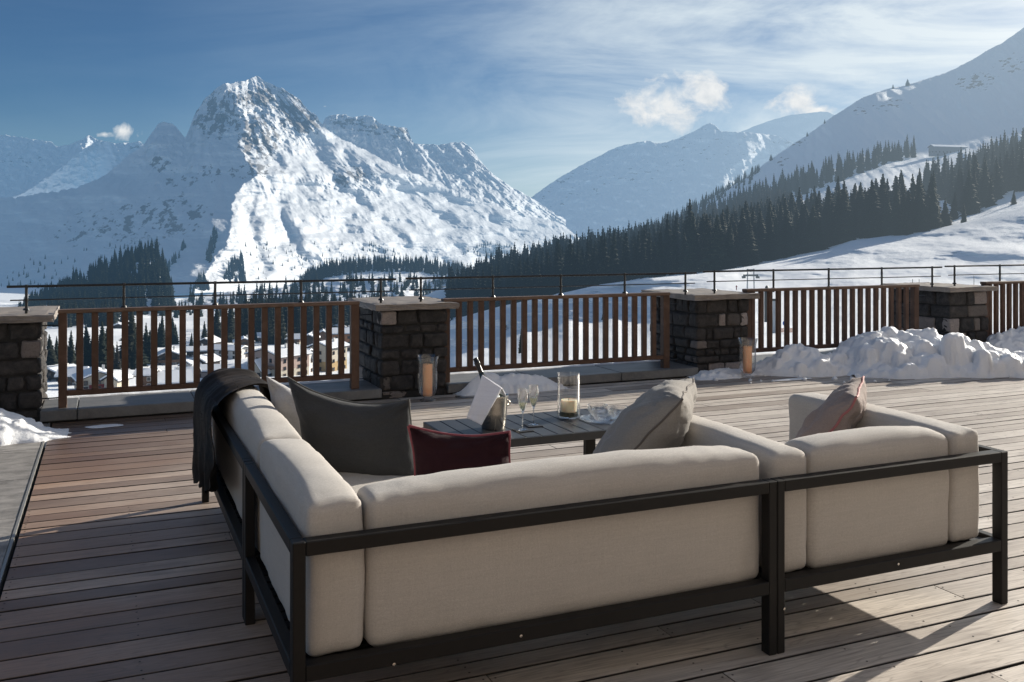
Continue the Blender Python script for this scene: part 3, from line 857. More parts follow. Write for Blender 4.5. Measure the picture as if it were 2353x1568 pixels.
F1 = [(1030, 738), (1300, 672), (1480, 640), (1640, 622), (1720, 611), (1830, 586), (1900, 571), (1960, 550), (2020, 545), (2090, 545), (2148, 532), (2140, 520), (2060, 514), (1950, 514), (1850, 522), (1750, 535), (1600, 555), (1450, 570), (1300, 590), (1150, 625), (1030, 670)]
F2 = [(1480, 548), (1620, 516), (1760, 478), (1930, 418), (2010, 388), (2098, 360), (2092, 352), (1990, 374), (1920, 396), (1800, 430), (1690, 472), (1560, 520)]
F3 = [(1450, 570), (1600, 555), (1760, 530), (1820, 518), (1800, 468), (1760, 474), (1620, 516), (1480, 548)]
F4 = [(2150, 455), (2190, 470), (2225, 496), (2270, 480), (2310, 446), (2420, 425), (2420, 345), (2353, 345), (2280, 372), (2230, 400), (2140, 424), (2115, 445)]
near = scatter(rslope, F1, 5.2, 24000, 13, 29, 1)
near = [p[:5] + (p[5] * (1 + .28 * float(fbm(p[0] / 34., p[1] / 16., 0, 2, seed=19))),) for p in near]
near = [p for p in near if p[0] < 1560 or fbm(p[0] / 26., p[1] / 12., 5.5, 2, seed=29) > -.55]
mid3 = scatter(rslope, F3, 8.0, 6000, 15, 26, 2)
upper = scatter(rslope, F2, 8.0, 6000, 14, 26, 3)
rightg = scatter(rslope, F4, 8.0, 7000, 16, 28, 4)
allp = [(p, 'near') for p in near] + [(p, 'mid') for p in mid3] + [(p, 'upper') for p in upper] + [(p, 'right') for p in rightg]
def show_size(p): return p[5] / math.hypot(p[2], p[3])
# the ones that show largest stand as single trees; the rest is one mass
vis = []
for p, kz in allp:
    edge = 1.0
    if kz == 'near': edge = 1.0 if p[0] > 1560 else .62
    vis.append((show_size(p) * edge, p, kz))
vis.sort(key=lambda t: -t[0])
single, mass = vis[:205], vis[205:]
LBL = {'near': ('dark green spruce in the dense wood at the foot of the right-hand slope', 'spruces of the dense wood above the snow field'),
       'mid': ('brownish hazy conifer in the thinner wood climbing the right-hand slope', 'conifers of the thinner wood higher up'),
       'upper': ('hazy spruce in the narrow upper tree belt on the right-hand slope', 'spruces of the upper tree belt'),
       'right': ('hazy grey-green spruce in the tree clump at the right edge below the ridge', 'spruces of the clump at the right edge')}
for _, p, kz in single:
    tree((p[2], p[3], p[4] - .6), p[5], LBL[kz][0], LBL[kz][1], larch=(kz == 'mid' and R.random() < .5), fat=1.15 if kz == 'near' else 1.0)
forest('spruce_forest', [(p[2], p[3], p[4] - .6, p[5]) for _, p, kz in mass if kz != 'mid'], mtree, 'dense dark spruce forest covering the foot of the right-hand slope')
forest('mixed_forest', [(p[2], p[3], p[4] - .6, p[5]) for _, p, kz in mass if kz == 'mid'] or [(300, 800, 0, 10)], mtree2, 'brownish thin conifer wood higher on the right-hand slope')

def lone(px, py, h, label, larch=False, fat=1.0):
    g = rslope.ground(px, py); tree((float(g[0]), float(g[1]), float(g[2]) - .4), h, label, larch=larch, fat=fat)
lone(2100, 362, 26, 'lone hazy spruce standing left of the hillside chalet')
lone(2193, 505, 14, 'small spruce with gaps between its branches, in the snow gap right of the dark wood')
lone(2172, 520, 16, 'slim spruce beside the right end of the dark wood, on shaded snow')
lone(2216, 512, 10, 'lowest of the small spruces in the shaded snow gap')
lone(2330, 470, 9, 'small lone spruce on the blue snow near the right edge')
for i, x in enumerate((1895, 2052, 2085, 1855, 1772)):
    yy = float(ip(x, [p[0] for p in rs_crest], [p[1] for p in rs_crest])) + 3
    g = rslope.ground(x, yy)
    tree((float(g[0]), float(g[1]), float(g[2])), (9, 9, 15, 8, 10)[i], 'tiny shrubby conifer on the skyline of the right-hand ridge', 'skyline conifers on the right-hand ridge', fat=1.7)
# shrubs along the lower skyline
cr = []
for _ in range(170):
    x = R.uniform(1520, 1745); yy = float(ip(x, [p[0] for p in rs_crest], [p[1] for p in rs_crest])) + R.uniform(0, 26) * R.random()
    g = rslope.ground(x, yy); cr.append((float(g[0]), float(g[1]), float(g[2]) - 1, R.uniform(6, 15)))
forest('ridge_scrub', cr, mtree, 'low dark scrub and conifers along the lower skyline of the right-hand ridge')
# conifers by the snow field
for (px, py, h, lb) in ((1196, 812, 5.2, 'bushy young spruce on the snow field behind the second railing'), (1157, 760, 7, 'small spruce on the shaded snow bank behind the second railing'), (1385, 735, 2.6, 'thin sapling alone on the snow field behind the second railing')):
    g = sfield.ground(px, py); tree((float(g[0]), float(g[1]), float(g[2]) - .1), h, lb)

# forests on the valley's far side
def mass_on(layer, P, sp, n, h0, h1, seed, name, label, mat=None, keep=None):
    pts = scatter(layer, P, sp, n, h0, h1, seed)
    if keep: pts = [p for p in pts if keep(p)]
    return forest(name, [(p[2], p[3], p[4] - .5, p[5]) for p in pts], mat or mtree, label)
mass_on(hillA, [(40, 735), (60, 712), (130, 676), (220, 626), (300, 592), (340, 580), (362, 582), (378, 614), (392, 665), (405, 735)], 7, 14000, 16, 27, 11, 'hill_forest', 'dark spruce forest on the wooded hill under the left shoulder of the mountain', keep=lambda p: fbm(p[0] / 30., p[1] / 24., 0, 3, seed=5) > -.36)
mass_on(hillB, [(690, 660), (720, 628), (760, 618), (850, 606), (960, 610), (1060, 624), (1100, 650), (1060, 640), (960, 626), (850, 624), (760, 636)], 7, 14000, 15, 24, 12, 'knoll_forest', 'dark band of spruce forest on the low knoll right of the mountain foot')
mass_on(hillC, [(960, 690), (1000, 640), (1080, 624), (1150, 665), (1150, 690)], 12, 2500, 10, 18, 13, 'knoll_wood', 'scattered snowy conifers on the rocky knoll above the second pillar', keep=lambda p: R.random() < .7)
mass_on(hillD, [(400, 745), (440, 690), (600, 670), (800, 645), (980, 645), (980, 735)], 11, 6000, 12, 22, 14, 'terrace_wood', 'scattered spruces on the snowy terraces at the mountain foot', keep=lambda p: fbm(p[0] / 26., p[1] / 18., 0, 3, seed=9) > .06)
# tree lines on the mountain's lower flank
def mscat(P, n, h0, h1, seed):
    rr = random.Random(seed); out = []
    while len(out) < n:
        x, y = rr.uniform(min(p[0] for p in P), max(p[0] for p in P)), rr.uniform(min(p[1] for p in P), max(p[1] for p in P))
        if inpoly(x, y, P):
            g = mountain.ground(x, y); out.append((float(g[0]), float(g[1]), float(g[2]) - 1, rr.uniform(h0, h1)))
    return out
sp_ = mscat([(375, 620), (425, 560), (432, 566), (385, 630)], 26, 14, 28, 21) + mscat([(470, 600), (490, 535), (502, 540), (484, 610)], 44, 16, 32, 22) + mscat([(510, 650), (545, 590), (560, 600), (565, 650)], 60, 18, 34, 23) + mscat([(430, 670), (470, 640), (480, 668)], 40, 18, 32, 24) + mscat([(850, 560), (920, 585), (900, 600), (830, 575)], 26, 10, 20, 25) + mscat([(1050, 585), (1110, 560), (1180, 565), (1150, 595)], 70, 10, 22, 26) + mscat([(60, 600), (380, 540), (380, 600), (100, 660)], 40, 9, 18, 27) + mscat([(560, 560), (820, 560), (820, 640), (560, 650)], 60, 8, 15, 28) + mscat([(0, 640), (100, 600), (100, 690), (0, 690)], 40, 10, 20, 29)
forest('flank_trees', sp_, mtree, 'small dark conifers dotted over the lower flank of the snowy mountain')
# dark wood behind the village
def vpts(P, n, h0, h1, seed):
    rr = random.Random(seed); out = []; k_ = 0
    while len(out) < n and k_ < n * 40:
        k_ += 1
        x, y = rr.uniform(min(p[0] for p in P), max(p[0] for p in P)), rr.uniform(min(p[1] for p in P), max(p[1] for p in P))
        if inpoly(x, y, P):
            g, d = vground_py(x, y); out.append((g[0], g[1], g[2] - .4, rr.uniform(h0, h1)))
    return out
forest('village_wood', vpts([(90, 752), (90, 716), (250, 716), (300, 735), (250, 752)], 120, 14, 22, 31) + vpts([(560, 770), (560, 735), (700, 725), (900, 735), (900, 770), (760, 775), (680, 790), (600, 795)], 230, 17, 27, 32) + vpts([(640, 720), (1000, 712), (1000, 740), (640, 740)], 150, 16, 24, 34), mtree, 'dark spruce wood behind the roofs of the village')
def vtree(px, py, h, label, group=None, larch=False):
    g, d = vground_py(px, py); tree((g[0], g[1], g[2] - .3), h, label, group, larch)
for (px, py, hp) in ((115, 838, 75), (128, 836, 60), (163, 842, 92), (178, 838, 70), (200, 845, 108), (212, 846, 84), (233, 848, 125), (246, 846, 100), (301, 842, 132), (310, 846, 96), (336, 830, 105), (344, 832, 90), (372, 800, 82), (368, 800, 60), (398, 792, 68), (404, 792, 50), (440, 800, 40), (470, 792, 60), (497, 792, 96), (487, 790, 66), (528, 788, 88), (540, 786, 70), (556, 784, 80), (568, 782, 95), (590, 778, 88), (612, 775, 78), (640, 770, 70), (662, 768, 76), (155, 840, 55), (258, 846, 76), (318, 838, 70)):
    g, d = vground_py(px, py)
    vtree(px, py, hp * d / F, 'tall dark spruce among the village roofs, seen through the first railing', 'spruces among the village roofs')
vtree(270, 850, 11, 'bare brown larch between two dark spruces behind the first railing', larch=True)
vtree(262, 849, 8, 'low bare larch beside the dark spruces behind the cream house', larch=True)

# ------------------------------------------------------------------ village
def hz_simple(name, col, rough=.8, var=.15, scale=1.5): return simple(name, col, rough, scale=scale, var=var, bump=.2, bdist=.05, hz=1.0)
V_ = dict(cream=hz_simple('cream_render', (.50, .45, .36)), white=hz_simple('white_render', (.55, .54, .52)), pink=hz_simple('pinkish_render', (.42, .31, .26)),
          orange=hz_simple('orange_timber', (.30, .145, .07)), brown=hz_simple('brown_timber', (.13, .075, .045)), dark=hz_simple('dark_timber', (.045, .036, .032)),
          grey=hz_simple('grey_render', (.26, .26, .27)), ochre=hz_simple('ochre_render', (.42, .29, .13)), roof=hz_simple('dark_roofing', (.04, .04, .045)),
          pane=hz_simple('dark_window_pane', (.015, .018, .022), .15), red=hz_simple('red_painted_timber', (.26, .04, .035)),
          snow=mat_snow('roof_snow', (.82, .84, .87), .8, .4, .15, hz=1.0))

def house(px, py, label, W, D, hw, rise, ang, wallm, upm=None, gable=True, wins=(2, 3), side=(2, 3), chim=True, balcony=False, depth=None, band=None, cat='house', name='village_house', over=1.0):
    """gable=True: the gable end faces the terrace (local -y)"""
    if depth is None: gpt, d = vground_py(px, py)
    else: d = depth; gpt = at(px, py, d)
    e = empty(name, (gpt[0], gpt[1], gpt[2] - .5), -TH + math.radians(ang))
    tag(e, label, cat, 'houses of the village' if cat == 'house' else None)
    ridge_y = gable
    hx, hy = W / 2, D / 2
    b = MB(); split = hw * .45 if upm else hw
    b.box(-hx, hx, -hy, hy, -3, split)
    b.build('wall', wallm, e)
    u = MB()
    if upm: u.box(-hx - .06, hx + .06, -hy - .06, hy + .06, split, hw)
    if gable: u.prism([(-hx, -hy + .02, hw), (hx, -hy + .02, hw), (0, -hy + .02, hw + rise)], (0, D - .04, 0))
    else: u.prism([(-hx + .02, -hy, hw), (-hx + .02, hy, hw), (-hx + .02, 0, hw + rise)], (W - .04, 0, 0))
    u.build('upper_wall', upm or wallm, e)
    # roof slabs with an overhang, snow on top
    r, s = MB(), MB()
    o, t, ts = over, .22, .55
    for sg in (-1, 1):
        if gable:
            k_ = rise / hx; ex = hx + o
            pts = [(0, -hy - o, hw + rise + .05), (sg * ex, -hy - o, hw - o * k_ + .05), (sg * ex, -hy - o, hw - o * k_ + .05 + t), (0, -hy - o, hw + rise + .05 + t)]
            r.prism(pts, (0, D + 2 * o, 0))
            q = [(0, -hy - o + .1, hw + rise + .06 + t), (sg * (ex - .1), -hy - o + .1, hw - (o - .1) * k_ + .06 + t), (sg * (ex - .15), -hy - o + .1, hw - (o - .1) * k_ + t + ts), (0, -hy - o + .1, hw + rise + t + ts)]
            s.prism(q, (0, D + 2 * o - .2, 0))
        else:
            k_ = rise / hy; ey = hy + o
            pts = [(-hx - o, 0, hw + rise + .05), (-hx - o, sg * ey, hw - o * k_ + .05), (-hx - o, sg * ey, hw - o * k_ + .05 + t), (-hx - o, 0, hw + rise + .05 + t)]
            r.prism(pts, (W + 2 * o, 0, 0))
            q = [(-hx - o + .1, 0, hw + rise + .06 + t), (-hx - o + .1, sg * (ey - .1), hw - (o - .1) * k_ + .06 + t), (-hx - o + .1, sg * (ey - .15), hw - (o - .1) * k_ + t + ts), (-hx - o + .1, 0, hw + rise + t + ts)]
            s.prism(q, (W + 2 * o - .2, 0, 0))
    ro = r.build('roof', V_['roof'], e)
    s.build('roof_snow', V_['snow'], ro)
    if chim:
        c = MB(); c.box(hx * .3, hx * .3 + .7, .5, 1.3, hw + rise * .4, hw + rise + 1.5); c.build('chimney', V_['white'], ro)
    def win(x, y, z, w, h, ax):
        f = MB()
        if ax == 'y': f.box(x - w / 2, x + w / 2, y - .10, y + .03, z, z + h)
        else: f.box(x - .10, x + .10, y - w / 2, y + w / 2, z, z + h)
        fo = f.build('window', V_['brown'] if wallm is not V_['brown'] else V_['white'], e)
        p = MB()
        if ax == 'y': p.box(x - w / 2 + .12, x + w / 2 - .12, y - .13, y - .02, z + .12, z + h - .12)
        else: p.box(x - .13 if x < 0 else x - .02, x + .02 if x < 0 else x + .13, y - w / 2 + .12, y + w / 2 - .12, z + .12, z + h - .12)
        p.build('pane', V_['pane'], fo)
    rows, cols = wins
    for i in range(rows):
        for j in range(cols):
            win(-hx + W * (j + .5) / cols, -hy - .08, .9 + i * (hw - .6) / rows, 1.2, 1.35, 'y')
    rows, cols = side
    for sg in ((-1,) if ang > 0 else (1,)):
        for i in range(rows):
            for j in range(cols):
                win(sg * (hx + .08), -hy + D * (j + .5) / cols, .9 + i * (hw - .6) / rows, 1.2, 1.35, 'x')
    if balcony:
        q = MB(); zb = hw * .5
        q.box(-hx * .8, hx * .8, -hy - 1.3, -hy - .15, zb - .18, zb); q.box(-hx * .8, hx * .8, -hy - 1.36, -hy - 1.26, zb, zb + 1.0)
        q.build('balcony', V_['brown'], e)
    if band:
        q = MB(); q.box(-hx * .5, hx * .5, -hy - .16, -hy - .09, hw * .35, hw * .65); q.build('sign_panel', band, e)
    return e

house(140, 872, 'grey chalet at the left end of the village, next to the first stone pillar', 10, 9, 3.0, 1.6, -20, V_['grey'], V_['dark'], True, (2, 3), (1, 2))
house(222, 896, 'wide cream chalet with blue-shaded snow roof and red panel on its gable', 11, 10, 4.2, 2.0, 32, V_['cream'], None, True, (2, 3), (1, 3), band=V_['red'])
house(268, 898, 'small cream gable house with red shuttered window beside the wide cream chalet', 4.2, 6, 4.2, 1.2, -10, V_['cream'], None, True, (2, 1), (1, 1), band=V_['red'], chim=False)
house(338, 890, 'narrow brown timber house left of the orange timber chalet, roof piled with snow', 5.0, 6, 4.8, 1.0, 8, V_['brown'], V_['brown'], False, (2, 2), (1, 2))
house(395, 888, 'orange timber chalet under a broad sunlit snow roof', 10, 9, 2.6, 2.4, 28, V_['orange'], None, False, (1, 4), (1, 2))
house(388, 832, 'dark timber chalet with steep blue-shaded roof, above the orange timber chalet', 11, 10, 4.0, 2.4, 22, V_['grey'], V_['dark'], True, (2, 3), (2, 2), balcony=True)
house(438, 850, 'small white house with dark windows right of the dark timber chalet', 4.5, 5, 3.0, 1.2, -15, V_['white'], None, True, (1, 2), (1, 2))
house(455, 818, 'low house with flat blue-shaded snow roof in the village middle', 9, 8, 3.0, 1.2, 15, V_['grey'], V_['dark'], False, (1, 3), (1, 2))
house(528, 822, 'long house with white end wall and low dark-edged roof', 14, 9, 4.5, 1.2, -18, V_['white'], None, False, (2, 4), (2, 2))
house(520, 862, 'wide low building with shaded flat snow roof in front of the long white-ended house', 20, 9, 3.0, 1.2, 6, V_['pink'], None, False, (1, 6), (1, 2))
house(598, 866, 'narrow A-frame gable house left of the large hotel', 5, 7, 2.4, 3.6, -12, V_['cream'], None, True, (1, 2), (1, 2), chim=False)
house(640, 862, 'large hotel with cream corner, pinkish front and broad snowy roof', 17, 13, 8.0, 2.2, -34, V_['cream'], V_['pink'], True, (3, 5), (3, 4), balcony=True)
house(683, 858, 'white hotel wing with dark windows in three rows', 9, 9, 7.4, 1.6, -10, V_['white'], None, False, (3, 4), (2, 2))
house(712, 824, 'dark timber tower house between the white hotel wing and the cream apartment house', 6, 7, 8.5, 1.4, 4, V_['grey'], V_['dark'], True, (3, 2), (2, 2))
house(755, 850, 'tall cream apartment house with ochre ground floor near the second pillar', 9.5, 10, 9.5, 1.6, -26, V_['ochre'], V_['cream'], True, (3, 3), (3, 3))
house(792, 806, 'orange and pink apartment block with layered snowy roofs beside the second pillar', 12, 11, 9.0, 1.8, 14, V_['pink'], V_['orange'], False, (3, 4), (2, 2))
house(742, 786, 'brown-roofed house peeping out behind the cream apartment house', 7, 7, 5, 1.8, 10, V_['pink'], V_['brown'], True, (2, 2), (1, 2))
house(612, 786, 'snow-roofed chalet behind the large hotel', 9, 8, 4, 1.8, 20, V_['white'], V_['brown'], False, (2, 3), (1, 2))
for (px, py, lb, w, m1, m2, an, gb) in ((560, 800, 'small white chalet with brown gable left of the large hotel, roof in sun', 9, 'white', 'brown', 18, True), (482, 800, 'small dark-gabled chalet in front of the tall spruces', 8, 'grey', 'dark', -14, True), (664, 790, 'wide snow-roofed guesthouse behind the white hotel wing', 12, 'cream', 'brown', 9, False), (700, 772, 'small chalet with sunlit roof at the upper edge of the village', 8, 'white', 'dark', 24, True), (775, 768, 'pale chalet highest in the village, next to the second pillar', 9, 'pink', 'brown', -8, True), (170, 884, 'low grey garage with flat snow cushion beside the wide cream chalet', 7, 'grey', 'dark', 8, False), (470, 846, 'white gabled house with dark upper floor behind the fur throw', 8, 'white', 'dark', -22, True), (430, 880, 'low white shed right of the orange timber chalet', 6, 'white', 'dark', 12, False)):
    house(px, py, lb, w, 8, 3.6, 1.7, an, V_[m1], V_[m2], gb, (2, 3), (1, 2), balcony=gb)
# barns far away on the snowy meadow
house(272, 754, 'tiny dark barn on the bright snow meadow above the village', 9, 6, 2.5, 1.4, 20, V_['dark'], None, True, (1, 1), (1, 1), chim=False, cat='barn', name='meadow_barn')
house(420, 716, 'tiny dark hut on the upper snow meadow under the railing top', 9, 7, 3, 1.6, 0, V_['dark'], None, True, (1, 1), (1, 1), chim=False, cat='hut', name='meadow_hut')

# hillside chalet on the right slope
g_ = rslope.ground(2178, 352); dch = float(g_[0] * SN + g_[1] * CS); sc_ = dch / F
house(2178, 353, 'long grey chalet with flat snowy roof high on the right-hand slope', 88 * sc_, 9, 15 * sc_, 2.0, 14, V_['grey'], V_['grey'], False, (1, 9), (1, 2), chim=False, depth=dch, cat='chalet', name='hillside_chalet')

# things on the snow field
def sf(px, py):
    g = sfield.ground(px, py); return Vector((float(g[0]), float(g[1]), float(g[2]))), float(g[0] * SN + g[1] * CS)
hzg = simple('weathered_lift_steel', (.16, .17, .16), .5, scale=3, bump=.1, hz=1.0)
hzl = simple('pale_grey_steel', (.40, .41, .42), .5, scale=3, bump=.1, hz=1.0)
hzo = simple('orange_net', (.55, .16, .03), .7, scale=3, hz=1.0)
hzr = simple('red_sign_paint', (.62, .035, .02), .5, scale=3, bump=0, hz=1.0)
hzb = simple('blue_sign_paint', (.02, .09, .35), .4, scale=3, bump=0, hz=1.0)
hzw = simple('white_sign_paint', (.75, .75, .75), .4, scale=3, bump=0, hz=1.0)
hzd = simple('dark_lift_housing', (.05, .055, .05), .5, scale=3, hz=1.0)
p_, d_ = sf(1725, 668); k_ = d_ / F
e = tag(empty('lift_pylon', p_, -TH), 'ski lift pylon with two legs and a green crossarm behind the third railing', 'pylon')
for sx_ in (-1, 1):
    b = MB(); b.tube([(sx_ * 8 * k_, 0, -1), (sx_ * 7 * k_, 0, 50 * k_)], 1.4 * k_, 6); b.build('leg', hzl, e)
b = MB(); b.box(-17 * k_, 17 * k_, -2 * k_, 2 * k_, 33 * k_, 37 * k_); b.box(-9 * k_, 9 * k_, -2 * k_, 2 * k_, 46 * k_, 49 * k_); b.build('crossarm', hzg, e)
for sx_ in (-1, 1):
    b = MB(); b.box(sx_ * 16 * k_ - 4 * k_, sx_ * 16 * k_ + 4 * k_, -3 * k_, 3 * k_, 28 * k_, 33 * k_, .5 * k_); b.build('roller_box', hzg, e)
p_, d_ = sf(1762, 740); k_ = d_ / F
e = tag(empty('lift_motor_column', p_, -TH), 'dark grey lift column with rounded head behind the third railing', 'lift column')
b = MB(); b.box(-5 * k_, 5 * k_, -5 * k_, 5 * k_, -1, 68 * k_, 1.2 * k_); b.build('column', hzd, e)
b = MB(); b.lathe([(0, 84 * k_), (3 * k_, 82 * k_), (5 * k_, 76 * k_), (5.5 * k_, 68 * k_), (0, 68 * k_)], n=10); b.build('head', hzd, e, True)
p_, d_ = sf(1780, 766); k_ = d_ / F
e = tag(empty('lift_post', p_, -TH), 'pale grey steel lift post between two railing balusters, tallest of the posts', 'post')
b = MB(); b.tube([(0, 0, -1), (0, 0, 74 * k_)], [5 * k_, 4.4 * k_], 12); b.build('shaft', hzl, e, True)
b = MB(); b.box(-7 * k_, 7 * k_, -4 * k_, 4 * k_, 74 * k_, 79 * k_, 1 * k_); b.build('cap', hzd, e)
p_, d_ = sf(1804, 768); k_ = d_ / F
e = tag(empty('round_sign', p_, -TH), 'round blue sign with white mark on a thin post in the snow', 'sign')
b = MB(); b.tube([(0, 0, -.5), (0, 0, 30 * k_)], .7 * k_, 8); b.build('post', hzl, e)
b = MB(); b.lathe([(0, -.4 * k_), (6 * k_, -.4 * k_), (6 * k_, .4 * k_), (0, .4 * k_)], (0, 0, 0), 24, m=Matrix.Translation((0, -1.2 * k_, 25 * k_)) @ Matrix.Rotation(math.pi / 2, 4, 'X')); f_ = b.build('sign_face', hzb, e)
b = MB(); b.box(-.4 * k_, 3 * k_, -1.9 * k_, -1.65 * k_, 22 * k_, 28 * k_, .2 * k_); b.build('white_mark', hzw, f_)
p_, d_ = sf(1812, 766); k_ = d_ / F
e = tag(empty('safety_net', p_ + Vector((.2, .6, 0)), -TH), 'low orange safety net stretched behind the round blue sign', 'net')
b = MB()
for i in range(6): b.box(-16 * k_, 14 * k_, -.1 * k_, .1 * k_, (1 + i * 1.7) * k_, (1.9 + i * 1.7) * k_)
for i in range(13): b.box((-16 + i * 2.4) * k_, (-15.3 + i * 2.4) * k_, -.14 * k_, .14 * k_, .6 * k_, 10.6 * k_)
b.build('netting', hzo, e)
for i in (-16, 14):
    b = MB(); b.tube([(i * k_, 0, -.5), (i * k_, 0, 13 * k_)], .6 * k_, 6); b.build('stake', hzo, e)
p_, d_ = sf(1722, 800); k_ = d_ / F
e = tag(empty('marker_board', p_, -TH), 'tall red and white marker board right of the third stone pillar', 'marker board')
b = MB(); b.box(-4.2 * k_, 4.2 * k_, -.6 * k_, .6 * k_, 26 * k_, 49 * k_, .3 * k_); b.build('upper_panel', hzr, e)
b = MB(); b.box(-4.2 * k_, 4.2 * k_, -.6 * k_, .6 * k_, 20 * k_, 26 * k_, .3 * k_); b.build('white_band', hzw, e)
b = MB(); b.box(-4.2 * k_, 4.2 * k_, -.6 * k_, .6 * k_, 2 * k_, 20 * k_, .3 * k_); b.build('lower_panel', hzr, e)
b = MB(); b.tube([(0, 0, -.5), (0, 0, 10 * k_)], .8 * k_, 6); b.build('post', hzl, e)
for i, x in enumerate((2097, 2112, 2238, 2020, 1352)):
    p_, d_ = sf(x, (668, 668, 660, 690, 745)[i]); k_ = d_ / F
    b = MB(); b.tube([(0, 0, -.3), (0, 0, 26 * k_)], .55 * k_, 6); o = b.build('slope_pole', hzd)
    o.location = p_; tag(o, 'thin dark marker pole standing in the snow of the ski slope', 'pole', 'marker poles on the ski slope')
# skier: one small figure
p_, d_ = sf(1692, 668); k_ = d_ / F
sm = bpy.data.meshes.new('person'); bmp = bmesh.new(); sk = bmp.verts.layers.skin.verify()
hgt = 1.72
J = {'pel': (0, 0, .92, .15, .11), 'che': (0, -.03, 1.28, .17, .12), 'nec': (0, -.03, 1.48, .06, .06), 'hea': (0, -.04, 1.64, .11, .11), 'la': (-.22, -.02, 1.40, .06, .06), 'le': (-.30, -.10, 1.15, .05, .05), 'lh': (-.28, -.26, 1.0, .045, .045), 'ra': (.22, -.02, 1.40, .06, .06), 're': (.30, -.10, 1.15, .05, .05), 'rh': (.28, -.26, 1.0, .045, .045), 'lk': (-.12, -.08, .5, .08, .08), 'lf': (-.13, 0, .08, .06, .06), 'rk': (.12, -.08, .5, .08, .08), 'rf': (.13, 0, .08, .06, .06), 'lt': (-.13, -.2, .04, .05, .05), 'rt': (.13, -.2, .04, .05, .05)}
vs_ = {}
for n_, (x, y, z, a, b_) in J.items():
    v = bmp.verts.new((x, y, z)); v[sk].radius = (a, b_); vs_[n_] = v
vs_['pel'][sk].use_root = True
for a, b_ in (('pel', 'che'), ('che', 'nec'), ('nec', 'hea'), ('che', 'la'), ('la', 'le'), ('le', 'lh'), ('che', 'ra'), ('ra', 're'), ('re', 'rh'), ('pel', 'lk'), ('lk', 'lf'), ('lf', 'lt'), ('pel', 'rk'), ('rk', 'rf'), ('rf', 'rt')): bmp.edges.new((vs_[a], vs_[b_]))
bmp.to_mesh(sm); bmp.free()
o = link_mesh('person', sm, simple('dark_red_ski_clothes', (.16, .03, .035), .8, scale=4, hz=1.0))
o.modifiers.new('skin', 'SKIN'); o.modifiers.new('sub', 'SUBSURF').levels = 1
s_ = 13 * k_ / hgt; o.scale = (s_, s_, s_); o.location = p_; o.rotation_euler = (0, 0, -TH + .5)
tag(o, 'tiny skier in dark red clothes standing left of the lift pylon', 'person')

# ------------------------------------------------------------------ terrace: deck, paving, kerb
rows = [8.86]
seq = [5.586, 5.415, 5.227, 5.085, 4.905, 4.765, 4.633, 4.501, 4.312, 4.165, 3.982, 3.81, 3.655, 3.472, 3.276, 3.160, 2.976, 2.838, 2.651, 2.453]
rr = random.Random(3)
while rows[-1] - .16 > seq[0] + .12:
    rows.append(rows[-1] - rr.choice((.138, .142, .182, .186)))
rows.append((rows[-1] + seq[0]) / 2 if rows[-1] - seq[0] > .24 else seq[0])
rows += seq if rows[-1] != seq[0] else seq[1:]
while rows[-1] > -4.1: rows.append(rows[-1] - rr.choice((.138, .142, .182, .186)))
JOINTS = {2: 0}
b = MB(); gap = .0135; SCREWS = []
for i in range(len(rows) - 1):
    y1, y0 = rows[i] - gap / 2, rows[i + 1] + gap / 2
    x = -0.44; first = True
    while x < 17:
        L = rr.uniform(.8, 3.6) if first else rr.uniform(2.6, 4.2); first = False
        x1 = min(x + L, 17)
        if abs(y1 - 3.16) < .03 and x < 3.45 < x1 + 2: x1 = 3.46
        dz = rr.uniform(-.0016, .0016)
        if y1 < 6.2 and y0 > 1.5:
            for xx in (x + .022, x1 - .022):
                for yy in (y0 + .03, y1 - .03): SCREWS.append((xx + rr.uniform(-.004, .004), yy + rr.uniform(-.004, .004), dz + .0006))
            xm = x + .55
            while xm < x1 - .3:
                if rr.random() < .8:
                    for yy in (y0 + .03, y1 - .03): SCREWS.append((xm + rr.uniform(-.004, .004), yy + rr.uniform(-.004, .004), dz + .0006))
                xm += .55
        b.box(x + .0012, x1 - .0012, y0, y1, -.03 + dz, dz, .0018, rr.random())
        x = x1
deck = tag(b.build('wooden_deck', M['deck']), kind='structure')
b = MB()
for q in SCREWS: b.lathe([(.0045, 0), (.0035, .0008), (0, .0008)], q, 8)
tag(b.build('deck_screws', simple('dark_screw_heads', (.03, .026, .024), .5, .3)), kind='structure')
b = MB(); b.box(-16, 22, -4.2, 8.86, -.2, -.05); tag(b.build('deck_base', M['mortar']), kind='structure')
b = MB()
x = -.476
while x > -9:
    w = .62; y = -4.1
    off = rr.uniform(0, .5)
    y -= off
    while y < 8.86:
        l = .93
        b.box(x - w + .004, x, max(y, -4.15), min(y + l - .006, 8.86), -.04, rr.uniform(-.001, .001), .003, rr.random())
        y += l
    x -= w
tag(b.build('stone_paving', M['paving']), kind='structure')
b = MB(); b.box(-9.5, -.4765, -4.15, 8.86, -.05, -.012); tag(b.build('paving_joints', simple('pale_grout', (.30, .28, .26), .9)), kind='structure')
b = MB(); b.box(-.473, -.458, -4.15, 8.85, -.05, .004, .001); tag(b.build('deck_edging', simple('pale_aluminium_edging', (.34, .33, .31), .45, 0.6)), kind='structure')
# unseen hotel wall, added behind the viewer to throw warm light onto the terrace
b = MB(); b.box(-16, 22, -4.6, -4.2, -3, 11)
tag(b.build('bounce_wall', mat_slate('warm_bounce_render', (.64, .56, .485), .06, 1.2, .85, (.58, .51, .44))), kind='structure')
